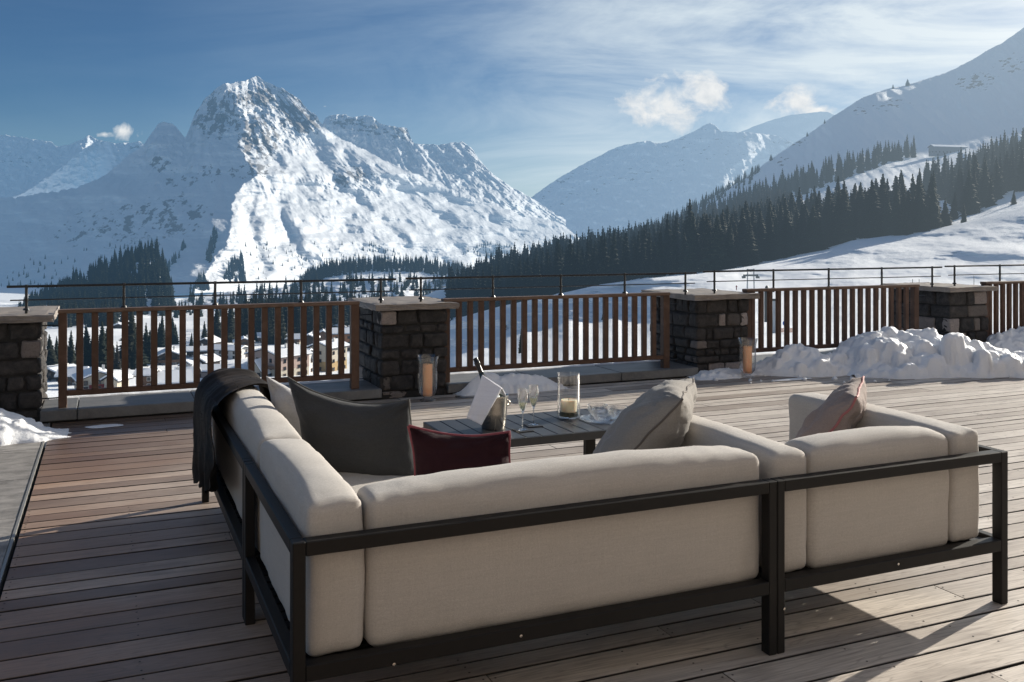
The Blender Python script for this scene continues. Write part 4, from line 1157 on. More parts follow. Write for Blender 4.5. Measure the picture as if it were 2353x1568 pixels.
# kerb slabs between the pillars
b = MB()
for (a, c) in ((-6, -1.24), (-.54, 2.45), (3.13, 6.13), (6.85, 10.05), (10.74, 17)):
    n = max(1, round((c - a) / .95)); xs = [a + (c - a) * i / n for i in range(n + 1)]
    if abs(a + .54) < .01: xs = [-.54, -.25, .72, 1.62, 2.45]
    for u, v in zip(xs, xs[1:]):
        b.box(u + .003, v - .003, 8.87 + rr.uniform(-.006, .006), 9.60, .012, .102 + rr.uniform(-.002, .002), .006, rr.random())
tag(b.build('stone_kerb', M['ledge']), kind='structure')
b = MB(); b.box(-9, 17.5, 8.90, 9.575, -4, .055); tag(b.build('terrace_wall', M['mortar']), kind='structure')
# thin pale lumpy strip on the back of the kerb
def strip(x0, x1, y, w, h, seed):
    n, m = int((x1 - x0) / .03), 7
    X = np.linspace(x0, x1, n)[:, None]; T = np.linspace(-1, 1, m)[None, :]
    X, T = np.broadcast_arrays(X, T)
    nz = .7 + .6 * fbm(X * 5, T * 2, 0, 3, seed=seed)
    Z = .098 + h * np.clip(nz, .05, 2) * (1 - T * T)
    Y = y + w * T * (.8 + .3 * noise(X * 4, 0.5, 0, seed))
    return np.stack([X, Y, Z], -1).reshape(-1, 3), grid_faces(n, m)
for (a, c, sd) in ((-.5, 2.42, 1), (3.16, 6.1, 2), (6.9, 10.0, 3)):
    v, f = strip(a, c, 9.53, .055, .022, sd)
    o = mesh_np('pale_edge', v, f[:, ::-1], M['snowl']); tag(o, kind='structure')

# ------------------------------------------------------------------ stone pillars
def unit_block(n=7):
    bm = bmesh.new(); bmesh.ops.create_cube(bm, size=2); bmesh.ops.subdivide_edges(bm, edges=bm.edges[:], cuts=n, use_grid_fill=True)
    v = np.array([x.co[:] for x in bm.verts]); v = np.sign(v) * (1 - (1 - np.abs(v)) ** 1.4)
    bm.verts.index_update(); f = np.array([[x.index for x in q.verts] for q in bm.faces]); bm.free()
    return v, f
BLK, BLF = unit_block()
def pillar(x0, x1, label, seed, light):
    rr = random.Random(seed); y0, y1, zt = 8.90, 9.90, .865
    e = tag(empty('stone_pillar', ((x0 + x1) / 2, (y0 + y1) / 2, 0)), label, 'pillar', 'stone pillars of the terrace railing')
    cx, cy = (x0 + x1) / 2, (y0 + y1) / 2
    SV, SF, SR, off3 = [], [], [], 0
    z = -.02
    hs = []
    while z < zt - .08:
        h = rr.choice((.06, .085, .11, .15, .17)); hs.append(h); z += h
    k_ = (zt + .02) / sum(hs); z = -.02
    nrow = len(hs)
    for ri, h in enumerate(hs):
        h *= k_
        for face in range(4):
            L = (x1 - x0) if face in (0, 2) else (y1 - y0)
            u = 0.0; ci = 0
            while u < L - .01:
                w = rr.uniform(.09, .19) if rr.random() < .45 else rr.uniform(.19, .34)
                if L - u - w < .09: w = L - u
                out = rr.uniform(-.006, .016); dep = .13
                r = rr.random() * .72
                if rr.random() < .07: r = rr.uniform(.8, .95)
                for (lr, lc, lv) in light:
                    if face == 0 and lr == nrow - 1 - ri and lc == ci: r = lv
                g = .0075
                a0, a1 = u + g, u + w - g
                zz0, zz1 = z + g * rr.uniform(.6, 1.4), z + h - g * rr.uniform(.6, 1.4)
                if face == 0: bx = (x0 + a0 - (out if u == 0 else 0), x0 + a1 + (out if u + w >= L - .01 else 0), y0 - out, y0 + dep)
                elif face == 2: bx = (x0 + a0, x0 + a1, y1 - dep, y1 + out)
                elif face == 1: bx = (x0 - out, x0 + dep, y0 + max(a0, .012), y0 + a1)
                else: bx = (x1 - dep, x1 + out, y0 + max(a0, .012), y0 + a1)
                lo = np.array((bx[0] - cx, bx[2] - cy, zz0)); hi = np.array((bx[1] - cx, bx[3] - cy, zz1))
                mid, hv = (lo + hi) / 2, (hi - lo) / 2
                p = BLK * hv; rad = min(.022, hv.min() * .7)
                inn = np.clip(p, -(hv - rad), hv - rad); dv = p - inn; L2 = np.linalg.norm(dv, axis=1, keepdims=True)
                q = inn + rad * dv / np.maximum(L2, 1e-9) + mid
                sd3 = rr.uniform(0, 90)
                ns3 = np.stack([fbm(q[:, 0] * 11 + sd3, q[:, 1] * 11, q[:, 2] * 11, 3, .6, seed=c3) for c3 in (1, 2, 3)], 1)
                q = q + ns3 * np.array((.011, .011, .006))
                SV.append(q); SF.append(BLF + off3); SR.append(np.full(len(q), r)); off3 += len(q)
                u += w; ci += 1
        z += h
    mesh_np('stone_shaft', np.concatenate(SV), np.concatenate(SF), M['stone'], e, True, {'rnd': np.concatenate(SR)})
    c = MB(); c.box(x0 + .02 - cx, x1 - .02 - cx, y0 + .02 - cy, y1 - .02 - cy, -.03, zt); c.build('mortar_core', M['mortar'], e)
    # rough slab on top
    bm = bmesh.new(); bmesh.ops.create_cube(bm, size=1)
    lyr = bm.verts.layers.float.new('rnd')
    bmesh.ops.subdivide_edges(bm, edges=bm.edges[:], cuts=13, use_grid_fill=True)
    X0, X1, Y0, Y1, Z0, Z1 = x0 - .075 - cx, x1 + .105 - cx, y0 - .065 - cy, y1 + .09 - cy, zt - .002, zt + .062
    co = np.array([v.co[:] for v in bm.verts])
    nz = fbm(co[:, 0] * 6 + seed, co[:, 1] * 6, co[:, 2] * 3, 4, .6, seed=seed)
    nz2 = fbm(co[:, 0] * 9 + seed, co[:, 1] * 9, co[:, 2] * 3, 4, .6, seed=seed + 7)
    for v, a, a2 in zip(bm.verts, nz, nz2):
        edge = max(abs(v.co.x), abs(v.co.y)) > .499
        s = 1 + (.018 * a if edge else 0)
        top = v.co.z > .499
        v.co = Vector(((X0 + X1) / 2 + v.co.x * (X1 - X0) * s, (Y0 + Y1) / 2 + v.co.y * (Y1 - Y0) * s, (Z0 + Z1) / 2 + v.co.z * (Z1 - Z0) + (.006 * a2 if (top or edge) else 0) - (.008 if edge and top else 0)))
        v[lyr] = .2
    me = bpy.data.meshes.new('cap_slab'); bm.to_mesh(me); bm.free()
    link_mesh('cap_slab', me, M['cap'], e)
    return e
pillar(-1.24, -.54, 'dark stone pillar cut off by the left edge of the picture', 11, [])
pillar(2.45, 3.13, 'dark stone pillar behind the first candle lantern, near the picture centre', 21, [(0, 0, .90), (3, 0, .45), (5, 0, .80)])
pillar(6.13, 6.85, 'dark stone pillar with pale pinkish blocks behind the second candle lantern', 33, [(1, 3, .98), (3, 0, .84), (1, 2, .78)])
pillar(10.05, 10.74, 'dark stone pillar behind the big snow heaps, farthest right', 47, [(2, 0, .92), (2, 2, .82), (1, 1, .80), (3, 1, .86)])

# ------------------------------------------------------------------ wooden railings
def railing(x0, x1, first, pitch, n, lift, label, brackets=True):
    yp = 8.97
    e = tag(empty('wooden_railing', (x0, yp, .1)), label, 'railing', 'wooden railings between the stone pillars')
    ox, oz = -x0, -.1
    zt = .955 + lift
    for (a, c) in ((x0, x0 + .068), (x1 - .080, x1)):
        b = MB(); b.box(a + ox, c + ox, 0, .075, .10 + oz, zt - .034 + oz, .004, R.random()); b.build('post', M['rail'], e)
    b = MB(); b.box(x0 + ox - .003, x1 + ox + .003, -.012, .088, zt - .034 + oz, zt + oz, .006, .35); b.build('top_rail', M['railx'], e)
    b = MB(); b.box(x0 + .068 + ox, x1 - .080 + ox, .004, .058, .203 + lift + oz, .250 + lift + oz, .004, .4); b.build('bottom_rail', M['rail'], e)
    base = None
    for k in range(n):
        xc = first + k * pitch
        if base is None:
            b = MB(); b.box(-.0275, .0275, .006, .052, .250 + lift + oz, zt - .034 + oz, .004, .5)
            base = b.build('baluster', M['rail'], e); base.location.x = xc + ox
        else:
            c = base.copy(); COL.objects.link(c); c.parent = e; c.location.x = xc + ox
    if brackets:
        for (px_, sgn) in ((x0, -1), (x1, 1)):
            for z in (.82, .19):
                b = MB(); b.tube([(px_ + ox, .035, z + oz), (px_ + ox + sgn * .135, .035, z + oz)], .006, 6); b.build('wall_bracket', M['black'], e)
    return e
railing(-.402, 2.248, -.233, .1215, 20, 0, 'stained wooden railing left of the central pillar, in front of the village')
railing(3.12, 5.812, 3.292, .1222, 20, .0, 'stained wooden railing between the central pillar and the pillar with pale pinkish blocks')
railing(6.87, 9.589, 6.974, .1274, 20, .012, 'stained wooden railing right of the second candle lantern, partly behind snow heaps')
railing(10.78, 13.45, 10.89, .1245, 20, .02, 'stained wooden railing at the right edge, beyond the farthest stone pillar')

# ------------------------------------------------------------------ black handrails
def handrail(x0, x1, lx0, lx1, posts, lift, label):
    y = 9.03
    e = tag(empty('metal_handrail', (x0, y, .95)), label, 'handrail', 'black handrails above the railing')
    b = MB(); b.tube([(0, 0, .21 + lift), (x1 - x0, 0, .21 + lift)], .0115, 10); b.build('upper_bar', M['black'], e, True)
    b = MB(); b.tube([(lx0 - x0, 0, .093 + lift), (lx1 - x0, 0, .093 + lift)], .0058, 8); b.build('lower_bar', M['black'], e, True)
    for p in posts:
        b = MB(); b.tube([(p - x0, 0, -.03), (p - x0, 0, .225 + lift)], .0125, 10)
        b.lathe([(0, .085 + lift), (.018, .085 + lift), (.018, .103 + lift), (0, .103 + lift)], (p - x0, 0, 0), 10)
        b.lathe([(0, .005), (.030, .005), (.022, .022), (0, .026)], (p - x0, 0, 0), 10)
        b.build('post', M['black'], e, 40)
handrail(-.80, 2.635, -.775, 2.605, (-.651, .123, .904, 1.694, 2.48), .0, 'black metal handrail from the left pillar to the central pillar')
handrail(2.735, 6.21, 2.77, 6.19, (2.895, 3.68, 4.470, 5.262, 6.06), .006, 'black metal handrail between the central pillar and the pillar with pale pinkish blocks')
handrail(6.30, 10.05, 6.355, 10.03, (6.46, 7.31, 8.155, 9.015, 9.88), .02, 'black metal handrail on the railing above the snow heaps')
handrail(10.11, 13.6, 10.17, 13.55, (10.28, 11.125, 11.98, 12.83), .03, 'black metal handrail at the right edge of the picture')

# ------------------------------------------------------------------ snow heaps
def ray_Y(px, py, Y):
    k = (px - CX) / F; x = Y * (SN + k * CS) / (CS - k * SN); d = x * SN + Y * CS
    return x, H - (py - YH) * d / F
def heap(ridge, fw, bw, seed, label, lump=1.0, base=0.0):
    """ridge: (px, py, Y) along the crest"""
    P = [(*ray_Y(px, py, Y), Y) for px, py, Y in ridge]
    P.sort()
    xs = [p[0] for p in P]; zs = [p[1] for p in P]; ys = [p[2] for p in P]
    x0, x1 = xs[0] - min(.25, fw), xs[-1] + min(.25, fw)
    nx, ny = int((x1 - x0) / .018), int((fw + bw + .3) / .018)
    X = np.linspace(x0, x1, nx)[:, None]; Tt = np.linspace(-1.15, 1.1, ny)[None, :]
    X, Tt = np.broadcast_arrays(X, Tt)
    zr = np.interp(X, [x0] + xs + [x1], [-.02] + zs + [-.02]); yr = np.interp(X, xs, ys)
    ww = .55 + .45 * np.clip(zr / max(zs), 0, 1) + .25 * fbm(X * 3, X * 0, 0, 2, seed=seed)
    Y = yr + np.where(Tt < 0, fw, bw) * Tt * ww
    f = np.clip(1 - np.abs(Tt), 0, 1); prof = np.where(Tt < 0, f ** .62, f ** .8)
    Z = zr * .86 * prof
    big = fbm(X * 3.2, Y * 3.2, 0, 3, .5, seed=seed + 1)
    msk = sstep(.0, .14, zr * prof + .02)
    sc2 = np.clip(zr / .35, .35, 1.1)
    Z = Z + msk * lump * .055 * big * sc2
    # rounded clods left by the shovel
    rg = np.random.default_rng(seed); wx = X + .03 * fbm(X * 9, Y * 9, 0, 2, seed=seed + 5); wy = Y + .03 * fbm(X * 9, Y * 9, 3.3, 2, seed=seed + 6)
    ncl = int(190 * (x1 - x0) * (fw + bw) / 1.0)
    for _ in range(ncl):
        i, j = rg.integers(nx), rg.integers(ny)
        if abs(Tt[i, j]) > .93 or (Tt[i, j] > .3 and rg.random() < .6): continue
        rc = rg.uniform(.018, .058) * (1 + .9 * (rg.random() < .22)) * lump * np.clip(zr[i, j] / .3, .4, 1.15)
        dd = ((wx - wx[i, j]) / rg.uniform(.9, 1.5)) ** 2 + (wy - wy[i, j]) ** 2
        zc = Z[i, j] - rc * rg.uniform(.35, .8)
        cap = zc + np.sqrt(np.maximum(rc * rc - dd, 0))
        h_ = np.where(dd < rc * rc, cap - Z, -1)
        Z = Z + np.log1p(np.exp(np.clip(h_ / .008, -30, 30))) * .008 * (dd < rc * rc * 1.3)
    Z = Z + msk * lump * (.010 * fbm(X * 22, Y * 22, 0, 3, .55, seed=seed + 3)) * sc2
    Z = np.where(np.abs(Tt) > 1.0, -.04, Z) + base
    o = mesh_np('snow_heap', np.stack([X, Y, Z], -1).reshape(-1, 3), grid_faces(nx, ny), M['snowpile'])
    c = sum((v.co for v in o.data.vertices), Vector()) / len(o.data.vertices); c.z = 0
    for v in o.data.vertices: v.co -= c
    o.location = c
    return tag(o, label, 'snow heap', 'shovelled snow heaps on the terrace')
heap([(1625, 850, 8.80), (1650, 843, 8.82), (1690, 846, 8.86), (1712, 846, 8.88), (1750, 826, 8.80), (1800, 802, 8.68), (1838, 788, 8.64), (1870, 794, 8.6), (1930, 812, 8.55), (1965, 818, 8.5), (1990, 818, 8.42), (2010, 838, 8.40)], .34, .5, 5, 'low grey snow heap beside the second candle lantern, in front of the railing', 1.0)
heap([(1950, 800, 8.5), (1985, 772, 8.5), (2035, 763, 8.45), (2075, 763, 8.4), (2110, 769, 8.3), (2150, 771, 8.2), (2190, 778, 8.1), (2240, 792, 8.0), (2290, 800, 7.95), (2353, 815, 7.9), (2450, 830, 7.9)], .75, .65, 9, 'largest lumpy snow heap, in front of the farthest stone pillar', 1.25)
heap([(2275, 778, 8.75), (2310, 756, 8.75), (2345, 742, 8.75), (2420, 735, 8.75), (2520, 745, 8.75)], .55, .2, 14, 'smooth snow heap at the right edge, behind the largest heap', .8)
heap([(1082, 868, 8.80), (1100, 854, 8.80), (1130, 851, 8.80), (1160, 856, 8.80), (1190, 852, 8.80), (1225, 858, 8.80), (1255, 862, 8.80), (1275, 876, 8.80)], .16, .14, 19, 'small snow heap on the kerb behind the ice bucket', .9)
heap([(-120, 935, 8.45), (-60, 928, 8.45), (0, 934, 8.45), (35, 944, 8.45), (66, 954, 8.42), (92, 972, 8.40)], .42, .3, 23, 'bright snow heap on the paving at the left edge', .8)
# thin leftovers
def patch(x, y, rx, ry, h, seed, name, mat, label, cat, group=None, kind=None):
    n = 40; A = np.linspace(0, 2 * np.pi, n, endpoint=False)
    V = [(0, 0, h)]; Fs = []
    for ri, q in enumerate((.35, .7, .92, 1.0)):
        w = 1 + .25 * fbm(np.cos(A) * 1.5 + seed, np.sin(A) * 1.5, 0, 3, seed=seed)
        for a, ww in zip(A, w): V.append((rx * q * ww * math.cos(a), ry * q * ww * math.sin(a), (h, h * .9, h * .6, .001)[ri]))
    for j in range(n): Fs.append((0, 1 + j, 1 + (j + 1) % n))
    for ri in range(3):
        for j in range(n):
            a, c = 1 + ri * n + j, 1 + ri * n + (j + 1) % n
            Fs.append((a, a + n, c + n)); Fs.append((a, c + n, c))
    o = mesh_np(name, V, Fs, mat); o.location = (x, y, .003); tag(o, label, cat, group, kind); return o
patch(-.03, 8.52, .15, .07, .006, 3, 'snow_patch', M['snowl'], 'flat round patch of old snow on the deck near the left pillar', 'snow patch')
patch(6.95, 8.25, .26, .05, .012, 8, 'snow_patch', M['snowl'], 'thin scattered snow crumbs on the deck right of the second candle lantern', 'snow patch')
patch(3.32, 8.68, .17, .11, .004, 13, 'meltwater_puddle', M['puddle'], None, None, None, 'structure')
# crumbs around the heaps
rr = random.Random(77)
for i in range(26):
    px, py = rr.uniform(1640, 2340), rr.uniform(856, 884)
    d = F * H / (py - YH); w = at(px, py, d)
    v, f = None, None
    bm = bmesh.new(); bmesh.ops.create_icosphere(bm, subdivisions=2, radius=rr.uniform(.008, .03))
    for vv in bm.verts: vv.co *= 1 + rr.uniform(-.22, .22)
    me = bpy.data.meshes.new('snow_lump'); bm.to_mesh(me); bm.free()
    o = link_mesh('snow_lump', me, M['snowpile'], None, True); o.location = (w[0], w[1], .008)
    tag(o, 'small crumb of snow fallen on the deck in front of the heaps', 'snow lump', 'snow crumbs on the deck')

# ------------------------------------------------------------------ lounge furniture
def nonuni(n, half, r):
    """coordinates from -half to half, denser towards the ends"""
    t = np.linspace(-1, 1, n); return half * np.sign(t) * (1 - (1 - np.abs(t)) ** 1.8)
def cushion(name, x0, x1, y0, y1, z0, z1, parent, mat, r=.05, bul=(.012, .012, .02), n=22, seed=0, wr=.0045):
    cx, cy, cz = (x0 + x1) / 2, (y0 + y1) / 2, (z0 + z1) / 2
    hx, hy, hz = (x1 - x0) / 2, (y1 - y0) / 2, (z1 - z0) / 2
    bm = bmesh.new(); hv = (hx, hy, hz)
    def cnt(h): return max(13, min(64, int(h * 2 / .03)))
    ax = [nonuni(cnt(h) | 1, h, r) for h in hv]
    for a in range(3):
        u, w = [i for i in range(3) if i != a]
        for sg in (-1, 1):
            G = []
            for p in ax[u]:
                row = []
                for q in ax[w]:
                    c = [0, 0, 0]; c[a] = sg * hv[a]; c[u] = p; c[w] = q
                    row.append(bm.verts.new(c))
                G.append(row)
            for i in range(len(G) - 1):
                for j in range(len(G[0]) - 1):
                    bm.faces.new((G[i][j], G[i + 1][j], G[i + 1][j + 1], G[i][j + 1]))
    bmesh.ops.remove_doubles(bm, verts=bm.verts[:], dist=1e-5)
    bmesh.ops.recalc_face_normals(bm, faces=bm.faces[:])
    co = np.array([v.co[:] for v in bm.verts]); h = np.array(hv)
    inner = np.clip(co, -(h - r), h - r); dv = co - inner; L = np.linalg.norm(dv, axis=1, keepdims=True)
    p = inner + r * dv / np.maximum(L, 1e-9)
    s = p / h
    w = [np.clip(1 - s[:, i] ** 2, 0, 1) for i in range(3)]
    for i in range(3):
        o = [j for j in range(3) if j != i]
        p[:, i] += bul[i] * np.sign(s[:, i]) * np.abs(s[:, i]) ** 6 * (w[o[0]] * w[o[1]]) ** .5
    nz = fbm(p[:, 0] * 5 + seed, p[:, 1] * 5, p[:, 2] * 5, 3, seed=seed + 200)
    crease = fbm(p[:, 0] * 18 + seed, p[:, 1] * 18, p[:, 2] * 6, 3, .6, seed=seed + 210) * np.clip((np.abs(s).min(axis=1) * 0 + (np.sort(np.abs(s), axis=1)[:, 1] - .6) * 2.5), 0, 1)
    p += (dv / np.maximum(L, 1e-9)) * (nz * wr + crease * wr * .9)[:, None]
    for v, q in zip(bm.verts, p): v.co = q
    me = bpy.data.meshes.new(name); bm.to_mesh(me); bm.free()
    o = link_mesh(name, me, mat, parent, True)
    pl = Vector(parent.location) if parent is not None else Vector()
    o.location = Vector((cx, cy, cz)) - pl
    return o

ZR0, ZR1, ZL0, ZL1 = .617, .662, .232, .282      # rails of the frames
def bar(e, name, x0, x1, y0, y1, z0, z1, bev=.003):
    p = e.location; b = MB(); b.box(x0 - p.x, x1 - p.x, y0 - p.y, y1 - p.y, z0, z1, bev); return b.build(name, M['frame'], e)
def glides(e, pts):
    pass
X0, X1, YB, YM, YE = .513, 2.342, 2.870, 3.995, 5.905
# corner module
cs = tag(empty('corner_sofa', (X0, YB, 0)), 'corner sofa with charcoal frame and long beige back cushion, nearest the camera', 'sofa')
for (a, c, d_, f_) in ((X0, X0 + .04, YB, YB + .05), (X1 - .038, X1 - .001, YB, YB + .05), (X0, X0 + .04, YM - .052, YM - .003), (X1 - .038, X1 - .001, YM - .052, YM - .003)):
    bar(cs, 'leg', a, c, d_, f_, 0, ZR1 if d_ < 3 or a < 1 else ZL1)
bar(cs, 'top_rail', X0 + .04, X1 - .038, YB, YB + .05, ZR0, ZR1); bar(cs, 'top_rail', X0, X0 + .04, YB + .05, YM - .052, ZR0, ZR1)
bar(cs, 'seat_rail', X0 + .04, X1 - .038, YB, YB + .05, ZL0, ZL1); bar(cs, 'seat_rail', X0, X0 + .04, YB + .05, YM - .052, ZL0, ZL1)
bar(cs, 'seat_rail', X0 + .04, X1 - .038, YM - .052, YM - .003, ZL0, ZL1); bar(cs, 'seat_rail', X1 - .038, X1 - .001, YB + .05, YM - .052, ZL0, ZL1)
b = MB()
for i in range(13):
    y = YB + .06 + i * .077; b.box(.045, X1 - .045 - X0, y - YB, y + .058 - YB, ZL0 + .012, ZL0 + .026)
b.build('slatted_base', M['frame'], cs)
cushion('side_cushion', .570, .752, 2.937, 3.925, .272, .755, cs, M['cushion'], .028, (.014, .012, .030), seed=1)
cushion('back_cushion', .768, 2.318, 2.937, 3.135, .272, .742, cs, M['cushion'], .028, (.01, .016, .048), seed=2)
cushion('seat_cushion', .775, 2.315, 3.145, 3.975, .285, .455, cs, M['cushion'], .028, (.01, .01, .02), seed=3)
# left wing
lw = tag(empty('lounge_sofa', (X0, YM, 0)), 'left sofa wing with beige cushions running towards the railing, fur throw over its far end', 'sofa')
XW = 1.50
for (a, c, d_, f_) in ((X0, X0 + .04, YM + .003, YM + .052), (X0, X0 + .04, YE - .05, YE), (XW - .04, XW, YM + .003, YM + .052), (XW - .04, XW, YE - .05, YE)):
    bar(lw, 'leg', a, c, d_, f_, 0, ZR1 if a < 1 else ZL1)
bar(lw, 'top_rail', X0, X0 + .04, YM + .052, YE - .05, ZR0, ZR1)
bar(lw, 'seat_rail', X0, X0 + .04, YM + .052, YE - .05, ZL0, ZL1); bar(lw, 'seat_rail', XW - .04, XW, YM + .052, YE - .05, ZL0, ZL1)
bar(lw, 'seat_rail', X0 + .04, XW - .04, YE - .05, YE, ZL0, ZL1); bar(lw, 'seat_rail', X0 + .04, XW - .04, YM + .003, YM + .052, ZL0, ZL1)
b = MB()
for i in range(23):
    y = .06 + i * .078; b.box(.045, XW - .045 - X0, y, y + .058, ZL0 + .012, ZL0 + .026)
b.build('slatted_base', M['frame'], lw)
cushion('back_cushion', .570, .752, 3.945, 5.83, .272, .755, lw, M['cushion'], .028, (.014, .012, .034), seed=4)
cushion('seat_cushion', .765, 1.49, 4.0, 5.88, .285, .455, lw, M['cushion'], .028, (.01, .01, .02), seed=5)
# armchair
A0, A1, YF = 2.343, 3.587, 3.97
ac = tag(empty('armchair', (A0, YB, 0)), 'wide armchair with two beige arm cushions and open charcoal frame at the right', 'armchair')
for (a, c, d_, f_) in ((A0 + .001, A0 + .036, YB, YB + .05), (A1 - .04, A1, YB, YB + .05), (A0 + .001, A0 + .036, YF - .05, YF), (A1 - .04, A1, YF - .05, YF)):
    bar(ac, 'leg', a, c, d_, f_, 0, ZR1 if d_ < 3 else ZL1)
bar(ac, 'top_rail', A0 + .036, A1 - .04, YB, YB + .05, ZR0, ZR1); bar(ac, 'top_rail', A1 - .04, A1, YB + .05, YB + .36, ZR0, ZR1)
bar(ac, 'seat_rail', A0 + .036, A1 - .04, YB, YB + .05, ZL0, ZL1); bar(ac, 'seat_rail', A0 + .001, A0 + .036, YB + .05, YF - .05, ZL0, ZL1)
bar(ac, 'seat_rail', A1 - .04, A1, YB + .05, YF - .05, ZL0, ZL1); bar(ac, 'seat_rail', A0 + .036, A1 - .04, YF - .05, YF, ZL0, ZL1)
bar(ac, 'stay', A1 - .04, A1, YB + .31, YB + .36, ZL1, ZR0)
b = MB()
for i in range(12):
    y = .055 + i * .083; b.box(.04, A1 - .045 - A0, y, y + .066, ZL0 + .016, ZL0 + .034)
b.build('slatted_base', M['frame'], ac)
cushion('arm_cushion', 2.378, 2.552, 2.937, 3.99, .272, .742, ac, M['cushion'], .032, (.008, .01, .022), seed=6)
cushion('back_cushion', 2.562, 3.318, 2.937, 3.125, .272, .738, ac, M['cushion'], .028, (.01, .016, .045), seed=7)
cushion('arm_cushion', 3.328, 3.504, 2.937, 4.00, .272, .748, ac, M['cushion'], .030, (.006, .008, .016), seed=8)
cushion('seat_cushion', 2.562, 3.318, 3.135, 4.0, .285, .455, ac, M['cushion'], .028, (.01, .01, .02), seed=9)
# small bolts on the frames
for e, pts in ((cs, [(1.27, 2.868, .255), (.83, 2.868, .240)]), (ac, [(2.95, 2.868, .262), (2.372, 2.868, .17)])):
    for q in pts:
        b = MB(); b.lathe([(0, 0), (.006, 0), (.005, .003), (0, .0035)], (0, 0, 0), 10, m=Matrix.Translation(Vector(q) - e.location) @ Matrix.Rotation(math.pi / 2, 4, 'X')); b.build('bolt', M['steel'], e)

# ---- loose pillows
def pillow(label, T1, T2, B1, thick, mat, pipe=None, seed=0, pull=.07, wrinkle=.010, group=None, n=41, prad=.006, sag=0.0):
    T1, T2, B1 = Vector(T1), Vector(T2), Vector(B1)
    eu = T2 - T1; ev = B1 - T1
    en = eu.cross(ev).normalized(); C = T1 + eu / 2 + ev / 2
    t = np.sin(np.linspace(-1, 1, n) * np.pi / 2)
    U, W = np.meshgrid(t, t, indexing='ij')
    def P(U, W, side):
        a = U * (1 - pull * (1 - W ** 2) * np.abs(U)); b_ = W * (1 - pull * (1 - U ** 2) * np.abs(W))
        th = thick / 2 * ((1 - U ** 2) * (1 - W ** 2)) ** .42
        ed = np.maximum(np.abs(U), np.abs(W))
        wr_ = wrinkle * np.clip(ed, 0, 1) ** 1.5 * fbm(U * 4 + seed, W * 4, side * 3.1, 4, .6, seed=seed + 300) * (1 - ed ** 8)
        rad = np.arctan2(np.abs(W) - 1.05, np.abs(U) - 1.05)
        wr_ = wr_ + wrinkle * .8 * np.sin(rad * 26 + seed) * np.exp(-((np.abs(U) - 1) ** 2 + (np.abs(W) - 1) ** 2) / .22) * (1 - ed ** 10)
        big = .25 * thick * fbm(U * 1.3 + seed, W * 1.3, side, 2, seed=seed + 310) * (1 - ed ** 4)
        h = side * (th + wr_ + big * .5)
        wave = .012 * fbm(U * 2.2 + seed, W * 2.2, 0, 2, seed=seed + 320)
        q = np.array(C)[None, None] + a[..., None] * np.array(eu / 2) + b_[..., None] * np.array(ev / 2) + (h + wave)[..., None] * np.array(en)
        q[..., 2] -= sag * (1 - U ** 2) * (W < 0) * np.abs(W)
        return q
    V = np.concatenate([P(U, W, 1).reshape(-1, 3), P(U, W, -1).reshape(-1, 3)])
    f = grid_faces(n, n); Fa = np.concatenate([f, f[:, ::-1] + n * n])
    base = np.array((C.x, C.y, min(V[:, 2])))
    e = tag(empty('throw_pillow', tuple(base)), label, 'pillow', group)
    o = mesh_np('cover', V - base, Fa, mat, e)
    bm = bmesh.new(); bm.from_mesh(o.data); bmesh.ops.remove_doubles(bm, verts=bm.verts[:], dist=1e-4); bmesh.ops.recalc_face_normals(bm, faces=bm.faces[:]); bm.to_mesh(o.data); bm.free()
    o.data.polygons.foreach_set('use_smooth', [True] * len(o.data.polygons))
    if pipe:
        k = np.linspace(-1, 1, 24)
        ring = [(u, -1.) for u in k] + [(1., w) for w in k[1:]] + [(-u, 1.) for u in k[1:]] + [(-1., -w) for w in k[1:]]
        U_, W_ = np.array([r[0] for r in ring])[None], np.array([r[1] for r in ring])[None]
        q = P(U_, W_, 1)[0] - base
        b = MB(); b.tube([tuple(x) for x in q], prad, 6, cap=False); b.build('piping', pipe, e, True)
    return e
pillow('big dark grey velvet pillow with one corner up, in the corner of the sofa', (.80, 4.62, .905), (1.318, 4.29, .815), (.885, 4.57, .43), .21, M['pgrey'], simple('dark_grey_piping', (.06, .057, .05), .7), 1, .075, .013, prad=.005, sag=.045)
pillow('pale grey linen pillow half hidden behind the big dark grey pillow', (.735, 4.86, .885), (1.03, 4.72, .745), (.80, 4.86, .45), .15, M['plight'], None, 2, .07, .016)
pillow('burgundy velvet pillow with rose piping, right of the big dark grey pillow', (1.235, 4.03, .745), (1.655, 3.86, .715), (1.25, 3.99, .44), .13, M['pred'], M['predp'], 3, .07, .012, prad=.0085, sag=.02)
pillow('large taupe linen pillow leaning on the arm cushion in the middle', (2.265, 3.40, .895), (2.60, 3.80, .905), (1.84, 3.50, .47), .27, M['ptaupe'], M['ptaupep'], 4, .05, .018, prad=.005)
pillow('small taupe pillow with pink piping leaning in the armchair', (3.245, 3.40, .830), (3.50, 3.62, .885), (2.93, 3.48, .46), .20, M['ppink'], M['pinkp'], 5, .06, .015, prad=.006)

